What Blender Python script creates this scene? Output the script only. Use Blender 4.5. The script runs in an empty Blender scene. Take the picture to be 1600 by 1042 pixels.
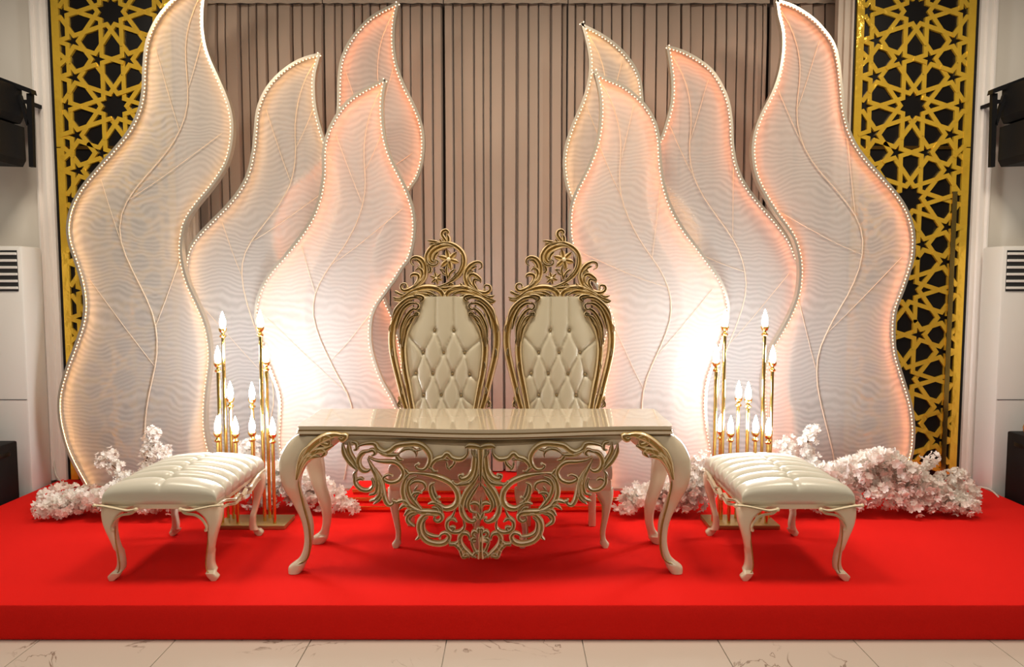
import bpy, bmesh, math, random
from mathutils import Vector, Matrix
from mathutils.geometry import tessellate_polygon
random.seed(7)
R = math.radians
S = bpy.context.scene
C = S.collection

# ---------------------------------------------------------------- camera, world, lights, exposure
F, CX, CY = 1100.0, 800.0, 521.0          # focal length and centre in pixels of the 1600x1042 frame
H = 1.485                                  # eye height above the stage top (stage top is z = 0)
TH = math.atan(76.0 / F)                   # pitch downwards
cam = bpy.data.cameras.new('camera'); cam.sensor_fit = 'HORIZONTAL'; cam.sensor_width = 36
cam.lens = 36 * F / 1600.0
co = bpy.data.objects.new('camera', cam); C.objects.link(co)
co.location = (0, 0, H); co.rotation_euler = (math.pi / 2 - TH, 0, 0)
S.camera = co

S.view_settings.view_transform = 'Standard'; S.view_settings.look = 'None'
S.view_settings.gamma = 1.0; S.view_settings.use_curve_mapping = False
S.view_settings.exposure = 0.14
S.cycles.use_denoising = True
S.cycles.transparent_max_bounces = 16
S.cycles.max_bounces = 8
S.cycles.sample_clamp_indirect = 4.0
S.cycles.caustics_reflective = False

W = bpy.data.worlds.new('hall_light'); S.world = W; W.use_nodes = True
bg = W.node_tree.nodes['Background']; bg.inputs[0].default_value = (1.0, 0.88, 0.72, 1); bg.inputs[1].default_value = 0.085

def area(name, loc, size, power, color=(1, .87, .70), rot=(0, 0, 0), sy=None):
    l = bpy.data.lights.new(name, 'AREA'); l.shape = 'RECTANGLE'; l.size = size; l.size_y = sy or size
    l.energy = power; l.color = color
    o = bpy.data.objects.new(name, l); C.objects.link(o); o.location = loc; o.rotation_euler = rot
    return o
# ceiling downlights of the hall, in two rows over the stage and one over the guests
for x in (-2.6, 0.0, 2.6):
    area('ceiling_downlight', (x, 3.5, 3.9), .7, 58)
    area('ceiling_downlight', (x, 0.9, 3.9), .7, 12)
    area('ceiling_panel_light', (x, -1.6, 3.9), 1.7, 20, sy=1.3)

# ---------------------------------------------------------------- pixel rays
sT, cT = math.sin(TH), math.cos(TH)
def ray(px, py):
    u, v = px - CX, py - CY
    return Vector((u, F * cT - v * sT, -F * sT - v * cT))
def P(px, py, Y, k=0.0, z0=0.0):
    """point on the plane y = Y + k (z - z0)"""
    r = ray(px, py); t = (Y + k * (H - z0)) / (r.y - k * r.z)
    return Vector((r.x * t, r.y * t, H + r.z * t))
def G(px, py, z=0.0):
    r = ray(px, py); t = (z - H) / r.z
    return Vector((r.x * t, r.y * t, z))

# ---------------------------------------------------------------- materials
def nodes_of(m):
    m.use_nodes = True
    return m.node_tree.nodes, m.node_tree.links
def mat(name, col, rough=.5, metal=0., coat=0., noise=0., nscale=20., bump=0., bscale=60., spec=.5, sheen=0., coatr=.05):
    m = bpy.data.materials.new(name); n, l = nodes_of(m); b = n['Principled BSDF']
    b.inputs['Base Color'].default_value = (*col, 1); b.inputs['Roughness'].default_value = rough
    b.inputs['Metallic'].default_value = metal; b.inputs['Coat Weight'].default_value = coat
    b.inputs['Coat Roughness'].default_value = coatr
    b.inputs['Specular IOR Level'].default_value = spec; b.inputs['Sheen Weight'].default_value = sheen
    tc = n.new('ShaderNodeTexCoord')
    if noise:
        t = n.new('ShaderNodeTexNoise'); t.inputs['Scale'].default_value = nscale; t.inputs['Detail'].default_value = 4
        l.new(tc.outputs['Object'], t.inputs['Vector'])
        r = n.new('ShaderNodeMix'); r.data_type = 'RGBA'
        r.inputs[6].default_value = (*[max(0, c * (1 - noise)) for c in col], 1)
        r.inputs[7].default_value = (*[min(1, c * (1 + noise)) for c in col], 1)
        l.new(t.outputs['Fac'], r.inputs[0]); l.new(r.outputs[2], b.inputs['Base Color'])
    if bump:
        t2 = n.new('ShaderNodeTexNoise'); t2.inputs['Scale'].default_value = bscale; t2.inputs['Detail'].default_value = 3
        l.new(tc.outputs['Object'], t2.inputs['Vector'])
        bp = n.new('ShaderNodeBump'); bp.inputs['Strength'].default_value = bump; bp.inputs['Distance'].default_value = .01
        l.new(t2.outputs['Fac'], bp.inputs['Height']); l.new(bp.outputs['Normal'], b.inputs['Normal'])
    return m
def emit(name, col, strength):
    m = bpy.data.materials.new(name); n, l = nodes_of(m)
    n.remove(n['Principled BSDF']); e = n.new('ShaderNodeEmission')
    e.inputs[0].default_value = (*col, 1); e.inputs[1].default_value = strength
    l.new(e.outputs[0], n['Material Output'].inputs[0]); return m

M = {}
M['carpet'] = mat('red_carpet', (.80, .014, .010), .95, noise=.10, nscale=260, bump=.5, bscale=420, spec=.1, sheen=.0)
M['wall'] = mat('painted_wall', (.80, .75, .68), .8, noise=.03, nscale=2)
M['darkwall'] = mat('dark_back_wall', (.10, .07, .06), .9)
M['trimwhite'] = mat('white_moulding', (.84, .80, .76), .5)
M['trimbeige'] = mat('beige_moulding', (.55, .46, .38), .5)
M['black'] = mat('black_gloss', (.006, .005, .005), .35, spec=.3)
M['blackmatt'] = mat('black_plastic', (.006, .006, .007), .6, bump=.2, bscale=300, spec=.2)
M['gold'] = mat('mirror_gold', (1., .60, .06), .17, metal=.45, noise=.12, nscale=9, bump=1., bscale=13)
M['golddark'] = mat('aged_gold_strip', (.42, .22, .05), .25, metal=1., bump=.2, bscale=8)
M['brass'] = mat('polished_brass', (.80, .56, .17), .2, metal=1.)
M['brassflat'] = mat('brushed_brass', (.45, .33, .15), .4, metal=.8, noise=.1, nscale=40)
M['antique'] = mat('antique_gold_paint', (.52, .345, .115), .34, metal=.25, coat=.3, noise=.25, nscale=60)
M['antlight'] = mat('pale_gold_paint', (.84, .69, .43), .30, metal=.1, coat=.4, noise=.1, nscale=60)
M['cream'] = mat('cream_lacquer', (.75, .65, .49), .22, coat=.6, noise=.03, nscale=6)
M['linegold'] = mat('dark_gold_line', (.20, .115, .035), .35, metal=.2, coat=.3)
M['tablegold'] = mat('table_gold_paint', (.56, .40, .16), .34, metal=.2, coat=.4, noise=.2, nscale=60)
M['tablelight'] = mat('table_cream_gold', (.86, .76, .55), .3, coat=.4, noise=.08, nscale=60)
M['creamgold'] = mat('cream_gold_lacquer', (.72, .61, .42), .3, coat=.4, noise=.10, nscale=50)
M['top'] = mat('cream_tabletop', (.60, .51, .37), .12, coat=1., coatr=.02)
M['leather'] = mat('pearl_leather', (.57, .51, .38), .30, coat=.3, coatr=.25, bump=.08, bscale=350)
M['benchleather'] = mat('pale_pearl_leather', (.60, .57, .48), .30, coat=.35, coatr=.2, bump=.08, bscale=350)
M['button'] = mat('leather_button', (.34, .25, .12), .35)
M['rim'] = mat('champagne_metal', (.62, .55, .45), .35, metal=.7)
M['vein'] = mat('beige_wire', (.60, .50, .39), .6)
M['acwhite'] = mat('white_plastic', (.72, .70, .66), .4)
M['acdark'] = mat('dark_vent', (.03, .03, .03), .6)
M['cable'] = mat('white_cable', (.6, .56, .5), .5)
M['branch'] = mat('brown_twig', (.16, .09, .05), .8)
M['amber'] = mat('amber_glass', (.35, .16, .04), .15, coat=.5)
M['led'] = emit('led_bead', (1.0, .70, .45), 2.6)
M['strip_warm'] = emit('led_strip_warm', (1.0, .50, .18), 24.)
M['strip_pink'] = emit('led_strip_pink', (1.0, .28, .10), 30.)
M['bulb'] = emit('flame_bulb', (.93, .97, 1.0), 180.)

# petals: thin translucent cloth
m = bpy.data.materials.new('blossom_petal'); n, l = nodes_of(m); n.remove(n['Principled BSDF'])
d = n.new('ShaderNodeBsdfDiffuse'); d.inputs[0].default_value = (.95, .92, .88, 1)
t = n.new('ShaderNodeBsdfTranslucent'); t.inputs[0].default_value = (.93, .88, .82, 1)
x = n.new('ShaderNodeMixShader'); x.inputs[0].default_value = .45
l.new(d.outputs[0], x.inputs[1]); l.new(t.outputs[0], x.inputs[2]); l.new(x.outputs[0], n['Material Output'].inputs[0]); M['petal'] = m

# sheer double mesh of the leaves: woven cloth, partly see-through, with a watered (moire) weave
def sheer(name, tint, freq):
    m = bpy.data.materials.new(name); n, l = nodes_of(m); n.remove(n['Principled BSDF'])
    tc = n.new('ShaderNodeTexCoord'); sp = n.new('ShaderNodeSeparateXYZ'); l.new(tc.outputs['Object'], sp.inputs[0])
    def noise(scale, detail):
        t = n.new('ShaderNodeTexNoise'); t.inputs['Scale'].default_value = scale; t.inputs['Detail'].default_value = detail
        l.new(tc.outputs['Object'], t.inputs['Vector']); return t.outputs['Fac']
    def math_(op, a, b):
        q = n.new('ShaderNodeMath'); q.operation = op
        for i, v in enumerate((a, b)):
            if v is None: continue
            if isinstance(v, (int, float)): q.inputs[i].default_value = v
            else: l.new(v, q.inputs[i])
        return q.outputs[0]
    big = math_('MULTIPLY', noise(1.9, 1.0), 70.0)
    med = math_('MULTIPLY', noise(7., 2.0), 13.0)
    ph = math_('ADD', math_('MULTIPLY', sp.outputs['Z'], freq), math_('ADD', big, med))
    s1 = math_('SINE', ph, None)
    amp = math_('MULTIPLY', noise(3.3, 2.0), .19)
    op_ = math_('ADD', math_('MULTIPLY', s1, amp), .83)
    mix1 = n.new('ShaderNodeMixShader'); mix2 = n.new('ShaderNodeMixShader')
    df = n.new('ShaderNodeBsdfDiffuse'); df.inputs[0].default_value = (*tint, 1)
    tl = n.new('ShaderNodeBsdfTranslucent'); tl.inputs[0].default_value = (*tint, 1)
    tp = n.new('ShaderNodeBsdfTransparent')
    mix1.inputs[0].default_value = .42
    l.new(df.outputs[0], mix1.inputs[1]); l.new(tl.outputs[0], mix1.inputs[2])
    l.new(op_, mix2.inputs[0]); l.new(tp.outputs[0], mix2.inputs[1]); l.new(mix1.outputs[0], mix2.inputs[2])
    l.new(mix2.outputs[0], n['Material Output'].inputs[0]); return m
M['sheer'] = sheer('sheer_voile', (.69, .67, .645), 175)

# curtain cloth
M['curtain'] = mat('taupe_curtain', (.43, .325, .26), .8, noise=.05, nscale=3, sheen=.2)
M['curtaintop'] = mat('curtain_heading', (.50, .40, .32), .8)

# marble tile
m = bpy.data.materials.new('marble_tile'); n, l = nodes_of(m); b = n['Principled BSDF']
tc = n.new('ShaderNodeTexCoord'); geo = n.new('ShaderNodeNewGeometry')
w = n.new('ShaderNodeTexNoise'); w.inputs['Scale'].default_value = 3.2; w.inputs['Detail'].default_value = 6; w.inputs['Distortion'].default_value = 1.4
l.new(geo.outputs['Position'], w.inputs['Vector'])
sub = n.new('ShaderNodeMath'); sub.operation = 'SUBTRACT'; sub.inputs[1].default_value = .5; l.new(w.outputs['Fac'], sub.inputs[0])
ab = n.new('ShaderNodeMath'); ab.operation = 'ABSOLUTE'; l.new(sub.outputs[0], ab.inputs[0])
w2 = n.new('ShaderNodeTexNoise'); w2.inputs['Scale'].default_value = 2.1; w2.inputs['Detail'].default_value = 1
l.new(geo.outputs['Position'], w2.inputs['Vector'])
cr = n.new('ShaderNodeValToRGB'); cr.color_ramp.elements[0].position = 0; cr.color_ramp.elements[0].color = (.22, .18, .14, 1)
cr.color_ramp.elements[1].position = .012; cr.color_ramp.elements[1].color = (.57, .52, .45, 1)
l.new(ab.outputs[0], cr.inputs[0])
cr2 = n.new('ShaderNodeValToRGB'); cr2.color_ramp.elements[0].position = .50; cr2.color_ramp.elements[1].position = .58
l.new(w2.outputs['Fac'], cr2.inputs[0])
mx = n.new('ShaderNodeMix'); mx.data_type = 'RGBA'; mx.inputs[6].default_value = (.57, .52, .45, 1)
l.new(cr2.outputs[0], mx.inputs[0]); l.new(cr.outputs[0], mx.inputs[7]); l.new(mx.outputs[2], b.inputs['Base Color'])
b.inputs['Roughness'].default_value = .18; M['marble'] = m
M['grout'] = mat('grout', (.60, .56, .50), .8)

# ---------------------------------------------------------------- mesh helpers
def tag(o, label=None, cat=None, group=None, kind=None):
    if label: o['label'] = label
    if cat: o['category'] = cat
    if group: o['group'] = group
    if kind: o['kind'] = kind
    return o
def thing(name, loc, label, cat, group=None):
    o = bpy.data.objects.new(name, None); C.objects.link(o); o.location = loc; o.empty_display_size = .1
    return tag(o, label, cat, group)
def root_loc(p):
    while p.parent: p = p.parent
    return p.location.copy() if p.type == 'EMPTY' else Vector((0, 0, 0))
def obj(name, bm, mats, parent=None, smooth=40, world=True):
    """link bm (in world coordinates) as one mesh; under a thing it is shifted to the thing's base"""
    me = bpy.data.meshes.new(name)
    if parent is not None and world: bmesh.ops.translate(bm, verts=bm.verts, vec=-root_loc(parent))
    bmesh.ops.recalc_face_normals(bm, faces=bm.faces)
    bm.to_mesh(me); bm.free()
    for mm in (mats if isinstance(mats, (list, tuple)) else [mats]): me.materials.append(M[mm])
    if smooth:
        me.polygons.foreach_set('use_smooth', [True] * len(me.polygons)); me.set_sharp_from_angle(angle=R(smooth))
    o = bpy.data.objects.new(name, me); C.objects.link(o)
    if parent is not None: o.parent = parent
    return o
def inst(name, me, parent, loc, rot=(0, 0, 0), sc=(1, 1, 1)):
    o = bpy.data.objects.new(name, me); C.objects.link(o); o.parent = parent
    o.location = Vector(loc) - root_loc(parent); o.rotation_euler = rot; o.scale = sc
    return o
def copy_tree(o, parent=None):
    c = o.copy(); C.objects.link(c); c.parent = parent
    for ch in list(o.children): copy_tree(ch, c)
    return c
BM = bmesh.new
def box(bm, x0, x1, y0, y1, z0, z1, mi=0, bev=0.):
    vs = [bm.verts.new((x, y, z)) for z in (z0, z1) for y in (y0, y1) for x in (x0, x1)]
    fs = [bm.faces.new([vs[i] for i in q]) for q in ((0, 2, 3, 1), (4, 5, 7, 6), (0, 1, 5, 4), (2, 6, 7, 3), (0, 4, 6, 2), (1, 3, 7, 5))]
    for f in fs: f.material_index = mi
    if bev:
        es = list({e for f in fs for e in f.edges})
        r = bmesh.ops.bevel(bm, geom=es, offset=bev, segments=2, profile=.5, affect='EDGES')
        for f in r['faces']: f.material_index = mi
    return fs
def cat(pts, n=6, closed=False):
    """Catmull-Rom through points (any dimension)"""
    pts = [tuple(p) for p in pts]; out = []; N = len(pts)
    if N < 3 and not closed:
        return [tuple(a + (b - a) * i / n for a, b in zip(pts[0], pts[-1])) for i in range(n + 1)]
    segs = N if closed else N - 1
    for i in range(segs):
        g = (lambda j: pts[j % N]) if closed else (lambda j: pts[min(max(j, 0), N - 1)])
        p0, p1, p2, p3 = g(i - 1), g(i), g(i + 1), g(i + 2)
        for k in range(n):
            t = k / n; t2, t3 = t * t, t * t * t
            out.append(tuple(.5 * (2 * b + (c - a) * t + (2 * a - 5 * b + 4 * c - d) * t2 + (3 * b - a - 3 * c + d) * t3) for a, b, c, d in zip(p0, p1, p2, p3)))
    if not closed: out.append(pts[-1])
    return out
def lerp_table(tab, x):
    if x <= tab[0][0]: return tab[0][1]
    for (a, va), (b, vb) in zip(tab, tab[1:]):
        if x <= b: return va + (vb - va) * (x - a) / (b - a)
    return tab[-1][1]
def tube(bm, pts, r, seg=6, mi=0, closed=False, caps=True):
    pts = [Vector(p) for p in pts]; N = len(pts); rings = []
    rr = r if isinstance(r, (list, tuple)) else [r] * N
    up = None
    for i, p in enumerate(pts):
        a = pts[(i - 1) % N] if (closed or i > 0) else p
        b = pts[(i + 1) % N] if (closed or i < N - 1) else p
        t = (b - a).normalized()
        if up is None: up = t.orthogonal().normalized()
        up = (up - t * up.dot(t)); up = up.normalized() if up.length > 1e-6 else t.orthogonal().normalized()
        q = t.cross(up)
        rings.append([bm.verts.new(p + (up * math.cos(2 * math.pi * k / seg) + q * math.sin(2 * math.pi * k / seg)) * rr[i]) for k in range(seg)])
    for i in range(N if closed else N - 1):
        A, B = rings[i], rings[(i + 1) % N]
        for k in range(seg):
            f = bm.faces.new((A[k], A[(k + 1) % seg], B[(k + 1) % seg], B[k])); f.material_index = mi
    if caps and not closed:
        bm.faces.new(rings[0][::-1]).material_index = mi; bm.faces.new(rings[-1]).material_index = mi
def lathe(bm, prof, c=(0, 0, 0), seg=14, mi=0):
    c = Vector(c); rings = []
    for r, z in prof:
        rings.append([bm.verts.new(c + Vector((max(r, 1e-4) * math.cos(2 * math.pi * k / seg), max(r, 1e-4) * math.sin(2 * math.pi * k / seg), z))) for k in range(seg)])
    for A, B in zip(rings, rings[1:]):
        for k in range(seg):
            bm.faces.new((A[k], A[(k + 1) % seg], B[(k + 1) % seg], B[k])).material_index = mi
    bm.faces.new(rings[0][::-1]).material_index = mi; bm.faces.new(rings[-1]).material_index = mi
def ball(bm, c, r, sx=1, sy=1, sz=1, mi=0, u=8, v=6):
    res = bmesh.ops.create_uvsphere(bm, u_segments=u, v_segments=v, radius=r)
    for vv in res['verts']: vv.co = Vector((vv.co.x * sx, vv.co.y * sy, vv.co.z * sz)) + Vector(c)
    for f in {f for vv in res['verts'] for f in vv.link_faces}: f.material_index = mi
SEC = ((-1, 0, 0), (-.86, .66, 1), (-.48, 1., 0), (0, .45, 0), (.48, 1., 1), (.86, .66, 0), (1, 0, 0))
def stroke(bm, pts, w, fmap, depth, n=5, sec=SEC, ends=(.25, .35), curl=0.):
    """carved scroll: pts in px, w = width in px (number or list along the path), fmap(px, py, h) -> world"""
    path = cat(pts, n); N = len(path)
    L = [0.]
    for a, b in zip(path, path[1:]): L.append(L[-1] + math.hypot(b[0] - a[0], b[1] - a[1]))
    tot = L[-1] or 1
    ws = w if isinstance(w, (list, tuple)) else None
    rings = []
    for i, p in enumerate(path):
        a, b = path[max(i - 1, 0)], path[min(i + 1, N - 1)]
        dx, dy = b[0] - a[0], b[1] - a[1]; q = math.hypot(dx, dy) or 1
        nx, ny = -dy / q, dx / q; t = L[i] / tot
        ww = lerp_table([(k / (len(ws) - 1), v) for k, v in enumerate(ws)], t) if ws else w * min(1, ends[0] + t / .25 * (1 - ends[0])) * min(1, ends[1] + (1 - t) / .25 * (1 - ends[1]))
        rings.append([bm.verts.new(fmap(p[0] + nx * s * ww / 2, p[1] + ny * s * ww / 2, h * depth)) for s, h, _ in sec])
    m_ = len(sec)
    for A, B in zip(rings, rings[1:]):
        for k in range(m_ - 1):
            bm.faces.new((A[k], A[k + 1], B[k + 1], B[k])).material_index = sec[k][2]
        bm.faces.new((A[m_ - 1], A[0], B[0], B[m_ - 1])).material_index = 0
    bm.faces.new(rings[0]); bm.faces.new(rings[-1][::-1])
    if curl:
        e = path[-1]; c = fmap(e[0], e[1], depth * .5); r = (fmap(e[0] + curl, e[1], 0) - fmap(e[0], e[1], 0)).length
        ball(bm, c, r, 1, .8, 1, 1, 7, 5)
def prism(bm, outl, f0, f1, mi=0):
    """solid between two mappings of a closed 2-D outline"""
    a = [bm.verts.new(f0(*p)) for p in outl]; b = [bm.verts.new(f1(*p)) for p in outl]
    for i in range(len(a)):
        j = (i + 1) % len(a); bm.faces.new((a[i], a[j], b[j], b[i])).material_index = mi
    for tri in tessellate_polygon([[Vector((p[0], p[1], 0)) for p in outl]]):
        for vs, o in ((a, 1), (b, -1)):
            try: bm.faces.new([vs[i] for i in tri[::o]]).material_index = mi
            except ValueError: pass

# ---------------------------------------------------------------- the setting
FZ = -.172
YF = G(800, 945).y                    # stage front
YW = 5.30                             # face of the back wall, plane of the lattice panels
bm = BM(); box(bm, -7, 7, -3, 6.2, FZ - .12, FZ - .012); fl = tag(obj('floor', bm, 'grout', smooth=0), kind='structure')
TS = .634; tx0 = G(697, 1004, FZ).x - 20 * TS
bm = BM(); box(bm, .002, TS - .002, .002, TS - .002, -.012, 0, 0, .0015); tile_me = None
for j in range(3):
    for i in range(40):
        x = tx0 + i * TS; y = YF - .35 - (2 - j) * TS
        if abs(x + TS / 2) > 3.4: continue
        if tile_me is None:
            o = obj('tile', bm, 'marble', None, 0); o.parent = fl; tile_me = o.data; o.location = (x, y, FZ)
        else: inst('tile', tile_me, fl, (x, y, FZ))
bm = BM(); box(bm, -6.9, 6.9, 5.75, 5.9, FZ - .1, 4.6); tag(obj('wall_back', bm, 'darkwall', smooth=0), kind='structure')
XL, XR = G(62, 762).x - .02, G(1522, 754).x + .02
bm = BM(); box(bm, -6.9, P(78, 200, YW).x - .02, YW + .03, YW + .2, FZ - .1, 4.6); tag(obj('wall_left', bm, 'wall', smooth=0), kind='structure')
bm = BM(); box(bm, P(1532, 200, YW).x + .02, 6.9, YW + .03, YW + .2, FZ - .1, 4.6); tag(obj('wall_right', bm, 'wall', smooth=0), kind='structure')

SX = 3.46
bm = BM(); box(bm, -SX, SX, YF, 5.74, FZ, 0, 0, .012)
tag(obj('stage', bm, 'carpet'), 'low rectangular stage covered all over in bright red carpet', 'stage')

# white fluted mouldings beside the lattice panels
def moulding(name, xa, xb, mt, sgn):
    bm = BM(); wd = xb - xa
    prof = [(0, 0), (0, .05), (.10, .07), (.20, .07), (.24, .045), (.40, .045), (.44, .06), (.62, .06), (.66, .04), (.80, .04), (.86, .055), (1, .055), (1, 0)]
    if sgn < 0: prof = [(1 - a, b) for a, b in prof][::-1]
    prism(bm, prof, lambda a, b: Vector((xa + a * wd, YW + .03 - b, 0)), lambda a, b: Vector((xa + a * wd, YW + .03 - b, 4.6)))
    return tag(obj(name, bm, mt, smooth=0), kind='structure')
RR = .3555                                               # radius of a rosette
XCL, XCR = P(180, 167, YW).x, P(1425, 166, YW).x
BW = 1.225 * RR                                          # half width of a lattice panel
moulding('trim_1', XCL - BW - .155, XCL - BW - .03, 'trimwhite', 1)
moulding('trim_2', XCR + BW + .03, XCR + BW + .155, 'trimwhite', -1)
moulding('trim_3', XCL + BW + .02, XCL + BW + .14, 'trimbeige', 1)
moulding('trim_4', XCR - BW - .14, XCR - BW - .02, 'trimbeige', -1)

# ---------------------------------------------------------------- gold lattice panels
def pol(r, a): return (r * math.cos(R(a)), r * math.sin(R(a)))
def rosette_segments():
    segs = []
    for k in range(10):
        a = 36 * k; Mk = pol(.691, a)
        for s in (-1, 1): segs.append((Mk, pol(.264, a + 36 * s)))
    def penta(cx, cy, a0):
        for i in range(5):
            m = pol(.309, a0 + 72 * i)
            for s in (-1, 1):
                c = pol(.118, a0 + 72 * i + 36 * s)
                segs.append(((cx + m[0], cy + m[1]), (cx + c[0], cy + c[1])))
    for k in range(10):
        if k in (7, 8): continue                         # shared with the rosette below
        c = pol(1, 36 * k); penta(c[0], c[1], 36 * k + 180)
    for s in (-1, 1):                                    # slim rhombs between rosettes, by the border
        segs.append(((s * .9045, .882), (s * .9045, 1.020)))
        for q in (-1, 1): segs.append(((s * .9045, .951 + q * .069), (s * .955, .951))); segs.append(((s * .955, .951), (s * 1.09, .951 - q * .12)))
    return segs
def clip(a, b, lim=1.10):
    (x0, y0), (x1, y1) = a, b
    if abs(x0) > lim and abs(x1) > lim: return None
    def cut(p, q):
        if abs(p[0]) <= lim: return p
        s = math.copysign(lim, p[0]); t = (s - q[0]) / (p[0] - q[0]); return (s, q[1] + (p[1] - q[1]) * t)
    return cut(a, b), cut(b, a)
def bar(bm, a, b, w, y0, y1, ext=.35):
    a, b = Vector(a), Vector(b); d = b - a
    if d.length < 1e-5: return
    d.normalize(); nn = Vector((-d.y, d.x)) * w / 2; a = a - d * w * ext; b = b + d * w * ext
    q = [a + nn, b + nn, b - nn, a - nn]
    vs = [bm.verts.new((p.x, y, p.y)) for y in (y0, y1) for p in q]
    for f in ((0, 1, 2, 3), (7, 6, 5, 4), (0, 4, 5, 1), (1, 5, 6, 2), (2, 6, 7, 3), (3, 7, 4, 0)): bm.faces.new([vs[i] for i in f])
def lattice_panel(xc, zstar, zseam, label, strip):
    t = thing('lattice_panel', (xc, YW, 0), label, 'wall panel', 'gold lattice panels flanking the stage')
    bm = BM(); box(bm, xc - BW - .03, xc + BW + .03, YW, YW + .02, 0, 4.5); obj('backing', bm, 'black', t, 0)
    T = 1.902 * RR; segs = rosette_segments()
    for (za, zb) in ((0.0, zseam), (zseam, 4.5)):
        bm = BM(); nb = 0
        for k in range(-6, 6):
            z0 = zstar + k * T
            for a, b in segs:
                c = clip(a, b)
                if not c: continue
                (x0, y0), (x1, y1) = [(xc + p[0] * RR, z0 + p[1] * RR) for p in c]
                zm = (y0 + y1) / 2
                if zm < za or zm >= zb or min(y0, y1) < .03: continue
                nb += 1; bar(bm, (x0, y0), (x1, y1),   .031, YW - .014 - .0007 * (nb % 11), YW + .001)
        for s in (-1, 1):
            xm = xc + s * 1.145 * RR
            box(bm, xm - .027, xm + .027, YW - .018, YW + .001, za + .004, zb - .004)
        obj('lattice_sheet', bm, 'gold', t, 0)
    bm = BM(); box(bm, xc - BW, xc + BW, YW - .012, YW + .001, zseam - .012, zseam + .012); obj('joint_strip', bm, 'golddark', t, 0)
    if strip:
        bm = BM(); xs = P(1480, 500, YW).x; box(bm, xs - .018, xs + .018, YW - .03, YW - .018, .05, P(1480, 300, YW).z); obj('edge_strip', bm, 'brass', t, 0)
    return t
lattice_panel(XCL, P(180, 167, YW).z, P(180, 231, YW).z, 'gold lattice wall panel with star pattern, behind the tallest leaf at far left', False)
lattice_panel(XCR, P(1425, 166, YW).z, P(1425, 231, YW).z, 'gold lattice wall panel with star pattern and a narrow vertical gold strip low down', True)

# ---------------------------------------------------------------- curtains
YC = 5.56
def curtain(xa, xb, label, seed):
    rnd = random.Random(seed); t = thing('curtain', ((xa + xb) / 2, YC, .0), label, 'curtain', 'pleated taupe curtains behind the leaves')
    zt = P(800, 9, YC).z; prof = []; x = xa
    while x < xb - .02:
        w = rnd.uniform(.055, .11); w = min(w, xb - x); a = rnd.uniform(.035, .065); tilt = rnd.uniform(-.02, .012)
        g = rnd.uniform(.06, .17)
        prof += [(x, 0, w), (x + w * .04, -a * .9, w), (x + w * .30, -a, w), (x + w * (.94 - g), -a + tilt, w), (x + w * (1 - g), -a * .55, w), (x + w * (1 - g * .5), .012, w)]
        x += w
    bm = BM(); rows = []; NZ = 14
    ph = rnd.uniform(0, 6)
    for j in range(NZ + 1):
        z = .01 + (zt - .01) * j / NZ; row = []
        for i, (px, py, w) in enumerate(prof):
            sway = .006 * math.sin(z * 1.7 + px * 9 + ph) * (1 - j / NZ)
            row.append(bm.verts.new((px + sway, YC + py * (1.0 if j < NZ else .7), z)))
        rows.append(row)
    for A, B in zip(rows, rows[1:]):
        for i in range(len(A) - 1): bm.faces.new((A[i], A[i + 1], B[i + 1], B[i]))
    obj('cloth', bm, 'curtain', t, 25)
    bm = BM(); rows = []; N = 24
    for z in (zt - .01, zt + .09):
        rows.append([bm.verts.new((xa + (xb - xa) * i / N, YC - .075 + .008 * math.sin(i * 1.9 + seed), z)) for i in range(N + 1)])
    for i in range(N): bm.faces.new((rows[0][i], rows[0][i + 1], rows[1][i + 1], rows[1][i]))
    obj('heading', bm, 'curtaintop', t, 60)
cx_ = [P(p, 300, YC).x for p in (300, 513, 696, 885, 1195, 1340)]
cl = ['pleated taupe curtain panel nearest the tallest leaf, leftmost of the row',
      'pleated taupe curtain panel behind the leaf with the highest pink tip',
      'pleated taupe curtain panel directly above the two thrones',
      'pleated taupe curtain panel behind the three leaves right of the thrones',
      'narrow pleated taupe curtain panel next to the gold lattice with the vertical strip']
for i in range(5): curtain(cx_[i] + .004, cx_[i + 1] - .004 - (.02 if i == 3 else 0), cl[i], 11 + i)

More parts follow.
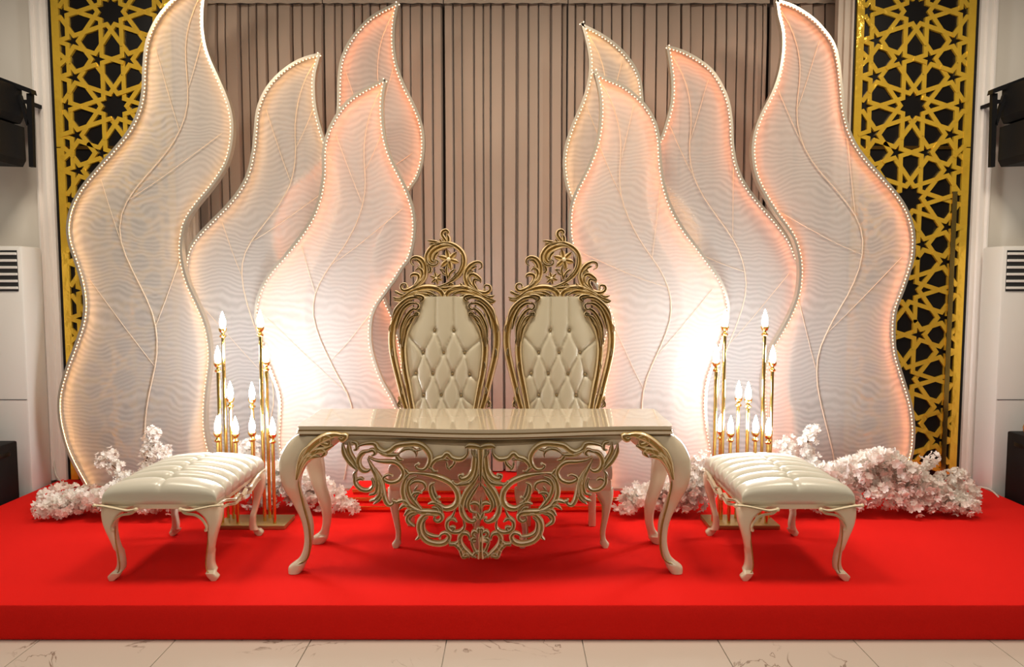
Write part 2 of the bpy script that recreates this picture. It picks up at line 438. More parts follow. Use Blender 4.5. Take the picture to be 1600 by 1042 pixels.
# ---------------------------------------------------------------- flame-shaped light leaves
LEAVES = {
 'L1': (5.02, [(338, -42), (318, -30), (296, -13), (271.8, 5.8), (250.7, 30.7), (237.3, 57.5), (231.5, 80.6), (228.8, 111), (227.7, 142), (222, 172.6), (206.6, 205), (183.6, 234), (156.7, 264.7), (131.8, 295.4), (116.4, 326), (110.7, 356.8), (114.5, 383.6), (125, 414.5), (133.7, 445), (137.5, 476), (133.7, 506.6), (122, 541), (108.8, 575.6), (99, 610), (97.3, 641), (103, 675.4), (114.5, 710), (135.6, 750), (146, 766)],
        [(338, -42), (330, -20), (323.5, 0), (321, 27), (322.4, 57.5), (329.4, 88), (344.7, 122.8), (358, 153.5), (365.8, 180), (367.7, 207), (363.9, 238), (354.3, 264.7), (335, 293.5), (310, 324), (294.8, 349), (289, 376), (289, 403), (296.7, 437.5), (310, 468), (323.6, 499), (331, 529.6), (333, 562), (329, 595), (325.5, 629), (325.5, 668), (333, 706), (342, 740), (346, 766)]),
 'L2': (5.09, [(502.6, 87), (479.6, 92.6), (456.6, 104), (433.5, 123), (416, 146), (404.8, 175), (401, 209.7), (398, 236.6), (391, 269), (378, 296), (356.8, 323), (331.8, 348), (308.8, 373), (297, 394), (293.4, 417), (295, 447), (300.6, 483.6), (311, 533), (315, 580), (312, 625.5), (300.6, 664), (298, 694.6), (306, 730), (318, 760)],
        [(502.6, 87), (495, 117.6), (493.8, 140.6), (495.7, 167.5), (502.6, 198), (511, 224), (523.8, 252), (533, 282.6), (536.4, 305.7), (531.4, 336), (520, 367), (506.5, 394), (490, 430), (479, 470), (480, 520), (492, 570), (504, 620), (508, 670), (502, 720), (490, 760)]),
 'L3': (5.17, [(624, 8), (605.7, 16), (581.5, 30), (561, 50), (545, 72.5), (535, 96.7), (531, 125), (530, 161), (527, 193), (517, 225.7), (505, 242), (480.8, 268), (456.6, 288), (440.5, 310), (428, 342.6), (425, 371), (430.4, 399), (445, 440), (456, 480), (457, 520), (448, 570), (441, 640), (448, 710), (462, 755)],
        [(624, 8), (618.6, 36), (617, 68.5), (621, 100.8), (632, 133), (646, 161), (658, 189), (663.4, 217.7), (662, 250), (654, 278), (642, 296), (620, 330), (598, 368), (587, 405), (592, 440), (604, 468), (618, 500), (628, 540), (632, 580), (630, 640), (622, 700), (608, 755)]),
 'L4': (4.96, [(604.8, 127), (597.6, 129), (581.5, 137), (557, 151), (537, 169), (521, 193.5), (511, 217.7), (507, 242), (507, 274), (501, 310), (488.8, 342.6), (468.7, 373), (444.5, 403), (428.5, 420.7), (413, 445), (404.4, 469), (401.6, 490), (406, 517.4), (414.7, 548.5), (425, 579.6), (435.4, 607), (439, 628), (438, 655.6), (436, 683), (439, 707), (450, 745), (458, 769)],
        [(604.8, 127), (600.5, 153), (599.7, 181), (603.7, 217.7), (613.8, 250), (630, 282), (642, 310), (649, 338.6), (649, 371), (642, 403), (632, 417), (618.5, 438), (601, 462), (587.4, 483), (581.5, 507), (582, 538), (589, 566), (599.5, 593.4), (611.6, 614), (620, 631), (632, 660), (636, 700), (630, 745), (622, 769)]),
 'R4': (4.96, [(927, 113), (933, 135), (937, 162), (936, 196.6), (929.5, 231), (916, 265.7), (900.7, 296), (891, 323), (888.4, 358), (893, 388.5), (904, 412), (925, 438), (942.5, 469), (953, 496.7), (956, 517), (953, 548.5), (944, 590), (939, 624.5), (936, 680), (944, 735), (954, 769)],
        [(927, 113), (946.8, 125.6), (970, 135), (993, 152), (1012, 173.6), (1023.6, 196.6), (1029, 223.5), (1030.5, 250), (1035, 285), (1046.6, 323), (1065.8, 358), (1088.8, 388.5), (1111, 419), (1125.6, 441.5), (1134, 465.6), (1136, 490), (1129, 524), (1115, 562), (1105, 590), (1100.7, 621), (1102, 655.6), (1108, 686.7), (1112, 720), (1106, 769)]),
 'R3': (5.17, [(907.6, 39), (914, 62), (920, 93), (919, 123.6), (910, 158), (895, 192.7), (883.4, 227), (879.6, 258), (883.4, 288.7), (891, 311.7), (905, 345), (925, 380), (944, 412), (955, 450), (952, 490), (940, 530), (930, 580), (928, 640), (938, 700), (950, 755)],
        [(907.6, 39), (912, 43), (935, 54.5), (958, 70), (977.5, 89), (993, 112), (1000.5, 135), (1003, 165), (1006, 204), (1016, 245), (1035, 281), (1058, 304), (1080, 329), (1093, 355), (1096, 385), (1088, 425), (1075, 465), (1070, 510), (1080, 560), (1087, 610), (1085, 660), (1078, 710), (1070, 755)]),
 'R2': (5.09, [(1040, 75), (1044.7, 104.5), (1047.7, 131), (1046.6, 162), (1039, 192.7), (1031, 215.8), (1019.7, 235), (1010, 262), (1005.5, 288.7), (1007.4, 323), (1016, 358), (1032, 392), (1054, 432), (1066, 472), (1064, 520), (1054, 570), (1050, 630), (1056, 700), (1066, 760)],
        [(1040, 75), (1062, 81.4), (1085, 93), (1108, 110), (1123, 131), (1135, 158), (1140.6, 189), (1142.5, 223.5), (1148, 258), (1161.7, 288.7), (1184.8, 319.4), (1211.6, 350), (1230.8, 377), (1242, 404), (1250, 430), (1252, 460), (1246, 500), (1236, 540), (1230, 580), (1231, 614), (1240, 648), (1244, 698), (1248, 760)]),
 'R1': (5.02, [(1210, 4), (1213, 27), (1219, 53.7), (1219, 84.4), (1213, 119), (1201.8, 149.6), (1186, 180), (1175, 211), (1172, 241.7), (1177.6, 276), (1192, 307), (1211.4, 337.6), (1228.6, 360.6), (1240, 383.6), (1246, 420), (1242, 460.6), (1228.6, 495), (1211.4, 525.8), (1198, 549), (1191, 575), (1188, 602.5), (1189.5, 635), (1195, 690), (1208, 766)],
        [(1210, 4), (1216, 5.5), (1238, 13.4), (1265, 30.7), (1284, 50), (1299.6, 73), (1307, 103.6), (1311, 138), (1315, 176.5), (1326.5, 215), (1345.6, 245.5), (1372.5, 276), (1399, 307), (1414.7, 334), (1423, 364), (1423, 395), (1418.5, 418), (1407, 453), (1395.5, 483.6), (1392.5, 514), (1395.5, 552.6), (1407, 591), (1418.5, 629), (1423, 660), (1423, 687), (1418.5, 714), (1400, 766)]),
}
LLAB = {'L1': 'tallest flame-shaped light leaf, its tip cut by the top edge, beside the far-left wall',
 'L2': 'flame-shaped light leaf between the tallest leaf and the left throne, its tip curling right',
 'L3': 'pink-tipped flame light leaf with the highest tip behind the left throne',
 'L4': 'foremost flame light leaf beside the left throne, overlapping two others',
 'R4': 'foremost flame light leaf beside the right throne, overlapping two others',
 'R3': 'small pointed flame light leaf half hidden behind the one beside the right throne',
 'R2': 'pink-edged flame light leaf in the middle of the right-hand group',
 'R1': 'tall flame-shaped light leaf standing before the gold lattice with the vertical strip'}
def resample(pts, n):
    L = [0.]
    for a, b in zip(pts, pts[1:]): L.append(L[-1] + (Vector(b) - Vector(a)).length)
    out = []; j = 0
    for i in range(n):
        d = L[-1] * i / (n - 1)
        while j < len(L) - 2 and L[j + 1] < d: j += 1
        t = (d - L[j]) / max(L[j + 1] - L[j], 1e-9); out.append(Vector(pts[j]).lerp(Vector(pts[j + 1]), t))
    return out
def leaf(key):
    Y, lp, rp = LEAVES[key]
    left = [P(x, y, Y) for x, y in cat(lp, 3)]; right = [P(x, y, Y) for x, y in cat(rp, 3)]
    for pts in (left, right):
        for p in pts: p.z = max(p.z, .03)
    base = (left[-1] + right[-1]) / 2; base.z = 0
    t = thing('light_leaf', base, LLAB[key], 'light leaf', 'flame-shaped light leaves')
    outl = left + right[::-1][:-1]
    bm = BM(); vs = [bm.verts.new(p) for p in outl]
    for tri in tessellate_polygon([outl]):
        try: bm.faces.new([vs[i] for i in tri])
        except ValueError: pass
    obj('voile', bm, 'sheer', t, 0)
    # rim: a flat metal band standing forward of the cloth
    bm = BM(); N = len(outl); q = []
    ctr = []
    for i, p in enumerate(outl):
        a, b = outl[i - 1], outl[(i + 1) % N]; d = (b - a); nn = Vector((-d.z, 0, d.x)).normalized(); ctr.append(nn)
    area_ = sum(outl[i].x * outl[(i + 1) % N].z - outl[(i + 1) % N].x * outl[i].z for i in range(N)); sg = 1 if area_ > 0 else -1   # sg*nn points inwards
    for p, nn in zip(outl, ctr):      # C-shaped channel: wall, and a narrow front lip that hides the LED strip
        i1 = p + nn * sg * .004; i2 = p + nn * sg * .013; ou = p - nn * sg * .005
        q.append([bm.verts.new((c.x, yy, c.z)) for c, yy in ((ou, Y + .006), (ou, Y - .048), (i2, Y - .048), (i2, Y - .044), (i1, Y - .044), (i1, Y + .006))])
    for i in range(N):
        A, B = q[i], q[(i + 1) % N]
        for k in range(6): bm.faces.new((A[k], A[(k + 1) % 6], B[(k + 1) % 6], B[k]))
    obj('rim', bm, 'rim', t, 50)
    bm = BM(); q = []
    for p, nn in zip(outl, ctr):
        i1 = p + nn * sg * .006; q.append([bm.verts.new((i1.x, yy, i1.z)) for yy in (Y - .042, Y - .032)])
    nl = len(left)
    for i in range(N):
        if i == nl - 1: continue
        A, B = q[i], q[(i + 1) % N]; bm.faces.new((A[0], A[1], B[1], B[0]))
    obj('led_strip', bm, 'strip_warm' if key in ('L1', 'L2', 'R3') else 'strip_pink', t, 0)
    # LED beads inside the rim
    bm = BM(); 
    for side, s in ((left, 1), (right, -1)):
        tot = sum((b - a).length for a, b in zip(side, side[1:])); nb = int(tot / .0255)
        rs = resample(side, nb)
        for i, p in enumerate(rs):
            if p.z < .06: continue
            a, b = rs[max(i - 1, 0)], rs[min(i + 1, nb - 1)]; d = b - a; nn = Vector((-d.z, 0, d.x)).normalized() * sg * s
            c = p + nn * .0155; c.y = Y - .046; r = .0062
            o6 = [bm.verts.new(c + Vector(v) * r) for v in ((1, 0, 0), (-1, 0, 0), (0, 1, 0), (0, -1, 0), (0, 0, 1), (0, 0, -1))]
            for f in ((0, 2, 4), (2, 1, 4), (1, 3, 4), (3, 0, 4), (2, 0, 5), (1, 2, 5), (3, 1, 5), (0, 3, 5)): bm.faces.new([o6[j] for j in f])
    tag(obj('led_beads', bm, 'led', t, 0), kind='stuff')
    # midrib and veins behind the cloth
    n = 40; lr, rr = resample(left, n), resample(right, n); rnd = random.Random(key)
    mid = [lr[i].lerp(rr[i], .5 + .10 * math.sin(i / n * 9 + (1 if key[0] == 'L' else 4))) for i in range(n)]
    mid = [Vector((p.x, Y - .010, p.z)) for p in mid]
    bm = BM(); tube(bm, mid[1:-1], [.0028 + .0028 * i / n for i in range(1, n - 1)], 5); obj('midrib', bm, 'vein', t)
    for j, (i0, sd) in enumerate(((9, 1), (12, -1), (18, 1), (21, -1), (27, 1), (30, -1))):
        tgt = (rr if sd > 0 else lr)[max(i0 - 5 - (j % 3), 1)]
        a = mid[i0]; b = Vector((tgt.x, Y - .010, tgt.z)); b = a.lerp(b, .88)
        c1 = a.lerp(b, .5) + Vector((-.12 * (b.x - a.x), 0, -.10 * abs(b.z - a.z) - .02))
        bm = BM(); tube(bm, cat([a, c1, b], 6), .0022, 5); obj('vein', bm, 'vein', t)
for k in ('L1', 'L2', 'L3', 'L4', 'R4', 'R3', 'R2', 'R1'): leaf(k)

# ---------------------------------------------------------------- stepped plinth behind the thrones
yA = G(750, 800).y; xa, xb = P(520, 795, yA).x, P(980, 795, yA).x
t = thing('stepped_plinth', ((xa + xb) / 2, yA + .2, 0), 'low red stepped plinth with thin gold edges behind the thrones', 'plinth')
for i in range(3):
    bm = BM(); y0 = yA + .075 * i; z0 = .036 * i
    box(bm, xa + .05 * i, xb - .05 * i, y0, yA + .36, z0, z0 + .036); st = obj('step', bm, 'carpet', t, 0)
    bm = BM(); box(bm, xa + .05 * i - .004, xb - .05 * i + .004, y0 - .006, y0 + .004, z0 + .016, z0 + .037); obj('gold_edge', bm, 'brass', st, 0)

# ---------------------------------------------------------------- cabriole leg
def cabriole(bm, levels, yc, ry, ysh, seg=14, mi=0, pw=2.6):
    """levels: (z, x_left, x_right) from top to bottom; ry(t) half depth, ysh(t) forward shift, t = 0 top .. 1 foot"""
    lv = cat(levels, 4); zt, zb = lv[0][0], lv[-1][0]; rings = []
    for z, xl, xr in lv:
        t = (zt - z) / (zt - zb); c = (xl + xr) / 2; rx = max(abs(xr - xl) / 2, .004); r2 = ry(t); ring = []
        for k in range(seg):
            a = 2 * math.pi * k / seg; ca, sa = math.cos(a), math.sin(a)
            ring.append(bm.verts.new((c + rx * math.copysign(abs(ca) ** (2 / pw), ca), yc + ysh(t) + r2 * math.copysign(abs(sa) ** (2 / pw), sa), z)))
        rings.append(ring)
    for A, B in zip(rings, rings[1:]):
        for k in range(seg): bm.faces.new((A[k], A[(k + 1) % seg], B[(k + 1) % seg], B[k])).material_index = mi
    bm.faces.new(rings[0]).material_index = mi; bm.faces.new(rings[-1][::-1]).material_index = mi

# ---------------------------------------------------------------- the table
TXC = -.137; THX = .958; TZ = .775
YT = 3.52
def tfront(x):
    q = abs(x - TXC)
    return YT - .085 * (math.cos(math.pi * min(q, .80) / .80) * .5 + .5)
YTB = 4.01
t = thing('carved_table', (TXC, 3.75, 0), 'long cream lacquered table with gold carved openwork front and cabriole legs', 'table')
def top_outline(inset):
    o = []
    for i in range(41):
        x = TXC - (THX - inset) + 2 * (THX - inset) * i / 40; o.append((x, tfront(x) + inset - .02))
    e = THX - inset
    o[0] = (o[0][0] + .015, o[0][1]); o[-1] = (o[-1][0] - .015, o[-1][1])
    o += [(TXC + e, YT + inset + .02), (TXC + e, YTB - inset - .02), (TXC + e - .02, YTB - inset), (TXC - e + .02, YTB - inset), (TXC - e, YTB - inset - .02), (TXC - e, YT + inset + .02)]
    return o
def slab(z0, z1, inset, mi, bm):
    prism(bm, top_outline(inset), lambda a, b: Vector((a, b, z0)), lambda a, b: Vector((a, b, z1)), mi)
bm = BM(); slab(TZ - .018, TZ, .004, 0, bm); top_ = obj('tabletop', bm, 'top', t, 30)
bm = BM(); slab(TZ - .026, TZ - .018, .003, 0, bm); slab(TZ - .048, TZ - .039, .006, 0, bm); obj('gold_line', bm, 'linegold', top_, 30)
bm = BM(); slab(TZ - .039, TZ - .026, .000, 0, bm); slab(TZ - .053, TZ - .048, .018, 0, bm); obj('edge_moulding', bm, 'cream', top_, 30)

def tmap(off):
    def f(px, py, h):
        Y = YT
        for _ in range(4):
            p = P(px, py, Y); Y = tfront(p.x) + .010 - off
        return P(px, py, Y) + Vector((0, -h, 0))
    return f
def Zt(q): return (520 + q[0] / 4.9615, 670 + q[1] / 4.9615)
AX = 750.6                                      # axis of the carving in px
def mir(p): return (2 * AX - p[0], p[1])
# apron boards
low = [(-20, 62), (40, 80), (80, 120), (150, 130), (200, 118), (330, 112), (400, 175), (450, 165), (505, 120), (600, 110), (680, 118), (740, 155), (765, 225), (800, 232), (880, 190), (930, 228), (1000, 225), (1040, 190), (1040, 135), (1148, 135)]
lo = [Zt(q) for q in low]; edge = lo + [mir(p) for p in lo[::-1][1:]]
outl = edge + [(edge[-1][0], 676), (edge[-1][0] * .5 + AX * .5, 677), (AX, 678), (edge[0][0] * .5 + AX * .5, 677), (edge[0][0], 676)]
topline = []
for i in range(25):
    x = edge[-1][0] + (edge[0][0] - edge[-1][0]) * i / 24; topline.append((x, 672))
bm = BM(); fm = tmap(0); fb = tmap(-.022)
prism(bm, edge + topline, lambda a, b: fm(a, b, 0), lambda a, b: fb(a, b, 0)); obj('apron', bm, 'cream', t, 30)
bm = BM()
xl, xr = TXC - THX + .10, TXC + THX - .10
box(bm, xl, xr, YTB - .09, YTB - .06, TZ - .16, TZ - .05, 0); box(bm, xl, xl + .02, YT + .08, YTB - .06, TZ - .15, TZ - .05, 0); box(bm, xr - .02, xr, YT + .08, YTB - .06, TZ - .15, TZ - .05, 0)
obj('rear_rail', bm, 'cream', t, 0)
# carved openwork, left half traced and mirrored
TS_ = [
 ([(80, 110), (90, 180), (130, 250), (190, 310)], 26, 0), ([(125, 100), (130, 170), (165, 235), (200, 290)], 24, 0), ([(150, 95), (185, 110), (190, 150), (170, 160)], 20, 2),
 ([(185, 165), (205, 130), (260, 112), (325, 112), (350, 150), (400, 180), (450, 165), (500, 128), (580, 115), (660, 115), (720, 150), (755, 210), (745, 270), (710, 308), (665, 305), (645, 278), (668, 264)], 30, 2.5),
 ([(510, 190), (560, 155), (620, 152), (650, 185), (648, 215)], 17, 0), ([(600, 150), (640, 165), (700, 150)], 13, 0),
 ([(300, 165), (240, 180), (205, 225), (205, 280), (235, 318), (275, 322), (300, 300)], 28, 0), ([(260, 180), (310, 160), (332, 185), (308, 203)], 20, 2),
 ([(278, 210), (330, 238), (400, 250), (480, 255), (530, 290), (550, 340), (520, 392), (460, 412), (408, 395), (398, 370), (438, 348), (465, 357)], 24, 2),
 ([(340, 160), (400, 192), (460, 200), (520, 190)], 22, 0), ([(490, 195), (515, 235), (545, 235)], 22, 1.5),
 ([(190, 300), (176, 360), (180, 420), (225, 465), (285, 470), (318, 430), (305, 375)], 22, 0), ([(180, 400), (215, 380), (245, 390)], 16, 1.2), ([(195, 320), (170, 340), (165, 375)], 14, 0),
 ([(275, 225), (310, 300), (350, 370), (372, 430), (370, 500), (330, 540), (290, 552)], 26, 0), ([(285, 250), (330, 340), (350, 420), (335, 490), (285, 505)], 24, 0), ([(310, 300), (365, 390), (392, 470), (370, 540), (320, 575)], 20, 0),
 ([(330, 300), (375, 390), (392, 480), (410, 550), (440, 585), (475, 570), (466, 540)], 26, 1.5),
 ([(650, 335), (600, 345), (560, 395), (545, 470), (560, 540), (600, 598), (680, 635), (760, 640), (830, 648), (850, 685), (820, 712), (788, 695), (795, 668)], 30, 2.5),
 ([(640, 335), (740, 350), (830, 375), (910, 415), (962, 480), (970, 550), (935, 600), (870, 612), (820, 575), (805, 540), (828, 522)], 32, 2.5),
 ([(660, 360), (610, 385), (585, 440), (600, 505), (640, 565), (690, 615)], 24, 0), ([(590, 440), (640, 402), (700, 410), (722, 448), (695, 475)], 20, 2), ([(630, 470), (660, 440), (640, 470)], 12, 0), ([(610, 520), (640, 490), (690, 490)], 18, 1.5), ([(640, 560), (650, 520), (670, 500)], 14, 0),
 ([(795, 408), (762, 430), (760, 480), (788, 540), (840, 568)], 24, 0), ([(780, 430), (790, 480), (815, 530)], 12, 0), ([(740, 575), (790, 568), (840, 600), (850, 650)], 20, 0), ([(770, 600), (810, 610), (830, 650)], 14, 0),
 ([(485, 568), (550, 552), (610, 590)], 22, 0), ([(515, 620), (560, 588), (630, 605)], 20, 0), ([(555, 665), (600, 620), (660, 625)], 20, 0), ([(640, 748), (590, 720), (580, 680), (615, 645), (690, 638)], 22, 0), ([(600, 700), (620, 665), (660, 650)], 12, 0),
 ([(815, 668), (735, 655), (690, 690), (670, 750), (690, 820), (740, 868), (820, 886), (880, 872), (905, 830), (880, 800), (840, 812), (832, 840)], 30, 2.2), ([(740, 680), (705, 720), (715, 790), (765, 822), (825, 825)], 18, 1.5), ([(645, 850), (672, 830), (680, 780)], 18, 0),
 ([(955, 610), (930, 670), (890, 712), (890, 762), (930, 793), (990, 790), (1022, 750), (1012, 695)], 22, 0), ([(925, 785), (945, 760), (915, 750)], 14, 1.4), ([(885, 715), (925, 690), (962, 712)], 18, 1.4),
 ([(1140, 330), (1100, 400), (1040, 480), (1005, 560), (1000, 630), (1030, 690), (1080, 715), (1112, 700), (1100, 680)], 30, 2.5), ([(1135, 420), (1085, 500), (1052, 570), (1068, 628), (1112, 640)], 22, 1.8), ([(1112, 410), (1058, 490), (1030, 565), (1035, 620)], 12, 0),
 ([(1098, 160), (1096, 250), (1085, 320), (1050, 370), (1000, 385), (982, 358), (1008, 348)], 30, 2.6), ([(1125, 180), (1120, 260), (1110, 330), (1085, 390), (1040, 420), (960, 425), (930, 400)], 22, 1.6),
 ([(1048, 140), (1045, 190), (1000, 232), (930, 225), (888, 188), (855, 215), (800, 235), (765, 280), (780, 325), (812, 322)], 26, 1.5), ([(945, 225), (945, 262), (905, 300), (890, 285)], 18, 1.5), ([(885, 245), (890, 290), (915, 315)], 14, 0), ([(800, 250), (850, 232), (900, 235)], 14, 0),
 ([(1025, 140), (1060, 130), (1148, 138)], 30, 0), ([(1075, 155), (1085, 190), (1105, 215)], 12, 0), ([(1100, 155), (1107, 195), (1118, 225)], 12, 0), ([(1125, 155), (1130, 200), (1134, 230)], 12, 0),
 ([(1062, 578), (1105, 568), (1135, 590), (1140, 620)], 22, 0), ([(1120, 640), (1130, 670), (1148, 700)], 22, 0),
 ([(1115, 990), (1060, 962), (1003, 905), (985, 845), (1010, 802), (1050, 812), (1062, 850)], 28, 2), ([(1135, 975), (1100, 930), (1080, 880), (1070, 850)], 18, 0), ([(1128, 800), (1098, 788), (1085, 812), (1110, 828)], 20, 0), ([(1115, 835), (1085, 845), (1085, 868), (1115, 860)], 18, 0), ([(1138, 800), (1128, 770), (1148, 765)], 20, 0),
 ([(900, 880), (950, 890), (990, 932), (1012, 985), (1062, 975)], 22, 1.5), ([(1000, 985), (1040, 960), (1060, 992)], 18, 0), ([(905, 895), (960, 880), (990, 848)], 16, 0), ([(960, 912), (985, 900), (1000, 880)], 14, 0), ([(980, 945), (1005, 930), (1020, 905)], 14, 0), ([(1080, 990), (1110, 950), (1148, 940)], 18, 0),
 ([(960, 430), (1010, 412), (1070, 415)], 16, 0), ([(560, 300), (590, 340), (640, 335)], 18, 0), ([(740, 285), (770, 310), (800, 322)], 16, 0), ([(466, 545), (500, 560), (540, 548)], 16, 0), ([(975, 560), (995, 600), (1000, 640)], 16, 0), ([(895, 850), (910, 880), (940, 885)], 14, 0), ([(1000, 790), (1010, 800), (1030, 800)], 14, 0),
]
bm = BM(); fm = tmap(.004)
for pts, w, cu in TS_:
    a = [Zt(q) for q in pts]
    stroke(bm, a, w * 1.62 / 4.9615, fm, .024, 4, curl=cu); stroke(bm, [mir(p) for p in a], w * 1.62 / 4.9615, fm, .024, 4, curl=cu)
for pts, ws in (([(1148, 150), (1148, 250), (1148, 345), (1148, 400)], [14, 10, 8, 3]), ([(1148, 400), (1148, 420), (1148, 445)], [1, 5, 1]), ([(1148, 525), (1148, 560), (1148, 600), (1148, 640)], [1, 6, 5, 2]), ([(1148, 770), (1148, 800), (1148, 880), (1148, 995)], [4, 9, 7, 12])):
    stroke(bm, [Zt(q) for q in pts], ws, fm, .028, 4)
c = fm(*Zt((1165, 850)), .01); ball(bm, c, .02, 1, .6, 1, 1)
obj('carved_openwork', bm, ['tablegold', 'tablelight'], t, 50)

# table legs
def Zq(x, y): return (420 + x / 2.353, 600 + y / 2.353)
OUT = [(105, 178), (75, 210), (55, 245), (46, 290), (55, 360), (85, 430), (118, 500), (130, 570), (118, 630), (85, 662), (78, 672), (80, 690)]
INN = [(288, 178), (262, 205), (215, 245), (150, 285), (122, 370), (137, 450), (160, 530), (161, 600), (150, 645), (140, 668), (136, 680), (126, 694)]
YL = YT + .06
lv = []
for (a, b), (c, d) in zip(OUT, INN):
    p, q = P(*Zq(a, b), YL), P(*Zq(c, d), YL); lv.append([(p.z + q.z) / 2, p.x, q.x])
z_end = lv[-1][0]; z_top = lv[0][0]
lv = [(.002 + (z - z_end) / (z_top - z_end) * (TZ - .052 - .002), x0, x1) for z, x0, x1 in lv]
ryf = lambda q: .075 - .05 * min(1, q / .45) + (.012 if q > .93 else 0)
for sx in (0, 1):
    for back in (0, 1):
        L_ = lv if not sx else [(z, 2 * TXC - x0, 2 * TXC - x1) for z, x0, x1 in lv]
        if back:   # rear legs, seen slimmer, bowed the same way
            L_ = [(z, *((x0, x0 + (x1 - x0) * (.75 if i < 4 else 1.15)) if True else 0)) for i, (z, x0, x1) in enumerate(L_)]
        sg = 1 if back else -1; yc = (YTB - .06) if back else YL
        bm = BM(); cabriole(bm, L_, yc, ryf, lambda q: sg * (.025 * math.sin(math.pi * min(q / .5, 1)) - .02 * math.sin(math.pi * max(0, (q - .4) / .45) if q < .85 else 0) + (.025 * (q - .85) / .15 if q > .85 else 0)))
        lg = obj('leg', bm, 'cream', t, 60)
        if not back:
            fl_ = lambda px, py, h: P(px, py, YL - .085) + Vector((0, -h, 0))
            fo = lambda px, py, h: P(px, py, YL - .060) + Vector((0, -h, 0))
            fn = lambda px, py, h: P(px, py, YL - .038) + Vector((0, -h, 0))
            def mx_(f): return (lambda px, py, h: (lambda v: Vector((2 * TXC - v.x, v.y, v.z)))(f(px, py, h))) if sx else f
            bm = BM()
            for pts, w, cu in (([(285, 190), (240, 186), (190, 205), (150, 240), (118, 290), (104, 350)], 26, 0), ([(262, 185), (285, 190), (272, 205), (258, 196)], 16, 1.5), ([(240, 200), (205, 192), (198, 215), (222, 222), (226, 205)], 16, 1.5),
                               ([(238, 225), (205, 240), (165, 250), (130, 285), (112, 330)], 22, 0), ([(192, 268), (208, 252), (190, 240), (172, 255)], 14, 1.5), ([(190, 265), (150, 270), (122, 300), (108, 345)], 18, 0), ([(150, 225), (125, 255), (108, 300)], 14, 0)):
                stroke(bm, [Zq(*q) for q in pts], w * 1.3 / 2.353, mx_(fl_), .016, 4, curl=cu)
            obj('knee_carving', bm, ['antique', 'antlight'], lg, 50)
            bm = BM(); stroke(bm, [Zq(*q) for q in [(112, 320), (112, 370), (127, 440), (148, 520), (153, 590), (142, 640), (112, 660), (88, 668)]], 9 / 2.353, mx_(fn), .010, 4); obj('gold_line', bm, 'antique', lg, 50)

# ---------------------------------------------------------------- the two thrones
YB, KB, ZB = 4.36, .05, .5
def cmap(off):
    return lambda px, py, h: P(px, py, YB, KB, ZB) + Vector((0, -h - off, 0))
CHX = 694.5
chc = P(CHX, 640, YB, KB, ZB).x
def cm(p): return (2 * CHX - p[0], p[1])
def Z5(x, y): return (600 + x / 5.21, 460 + y / 5.21)
def Z4(x, y): return (600 + x / 6.947, 350 + y / 6.947)
t = thing('throne_chair', (chc, 4.15, 0), 'ornate gold carved throne with tufted cream back, the left one of the pair', 'chair', 'carved gold thrones behind the table')
HW = [(462, 30), (467, 33.5), (481, 35.5), (494, 40.5), (510, 49), (525, 56.5), (538, 59), (560, 57.8), (590, 53.5), (625, 48), (650, 44), (700, 40)]
BTN = [Z5(*q) for q in ((418, 290), (572, 290), (325, 468), (490, 468), (660, 468), (265, 636), (403, 636), (562, 640), (700, 645), (327, 812), (470, 812), (630, 815), (265, 985), (400, 985), (550, 985), (690, 985))]
CREASE = [(0, (681.5, 462)), (1, (708.5, 462)), (0, 2), (0, 3), (1, 3), (1, 4), (2, 5), (2, 6), (3, 6), (3, 7), (4, 7), (4, 8), (5, 9), (6, 9), (6, 10), (7, 10), (7, 11), (8, 11), (9, 12), (9, 13), (10, 13), (10, 14), (11, 14), (11, 15),
          (2, Z5(205, 335)), (4, Z5(800, 355)), (5, Z5(205, 690)), (8, Z5(775, 720)), (9, Z5(235, 900)), (11, Z5(745, 910))]
segs = [(BTN[a], BTN[b] if isinstance(b, int) else b) for a, b in CREASE]
def dseg(p, a, b):
    vx, vy = b[0] - a[0], b[1] - a[1]; q = max(0, min(1, ((p[0] - a[0]) * vx + (p[1] - a[1]) * vy) / (vx * vx + vy * vy)))
    return math.hypot(p[0] - a[0] - q * vx, p[1] - a[1] - q * vy)
bm = BM(); rows = []; NU, NV = 72, 120; f0 = cmap(0)
for j in range(NV + 1):
    y = 463 + (700 - 463) * j / NV; hw = lerp_table(HW, y); row = []
    for i in range(NU + 1):
        u = math.sin((i / NU - .5) * math.pi); p = (CHX + u * hw, y)
        dc = min(dseg(p, a, b) for a, b in segs); db = min(math.hypot(p[0] - b[0], p[1] - b[1]) for b in BTN)
        h = .022 + .030 * (1 - abs(u) ** 5) ** .6
        h -= .015 * math.exp(-dc / 1.9) + .016 * math.exp(-(db / 4.6) ** 2)
        row.append(bm.verts.new(f0(p[0], p[1], h)))
    rows.append(row)
for A, B in zip(rows, rows[1:]):
    for i in range(NU): bm.faces.new((A[i], A[i + 1], B[i + 1], B[i]))
pad = obj('back_cushion', bm, 'leather', t, 0)
for p_ in pad.data.polygons: p_.use_smooth = True
bm = BM(); ball(bm, (0, 0, 0), .0085, 1, .6, 1); bme = None
for b in BTN[:12]:
    loc = f0(b[0], b[1], .034)
    if bme is None:
        o = obj('button', bm, 'button', None, 60); o.parent = pad; bme = o.data; o.location = loc - root_loc(t)
    else: inst('button', bme, pad, loc)
# back board
def board(px, py, h): return f0(px, py, h)
hwl = [(CHX - lerp_table(HW, y) - 4, y) for y in range(464, 705, 8)]; hwr = [cm(p) for p in hwl[::-1]]
bm = BM(); prism(bm, hwl + hwr, lambda a, b: f0(a, b, .022), lambda a, b: f0(a, b, -.02)); obj('back_board', bm, 'cream', t, 30)
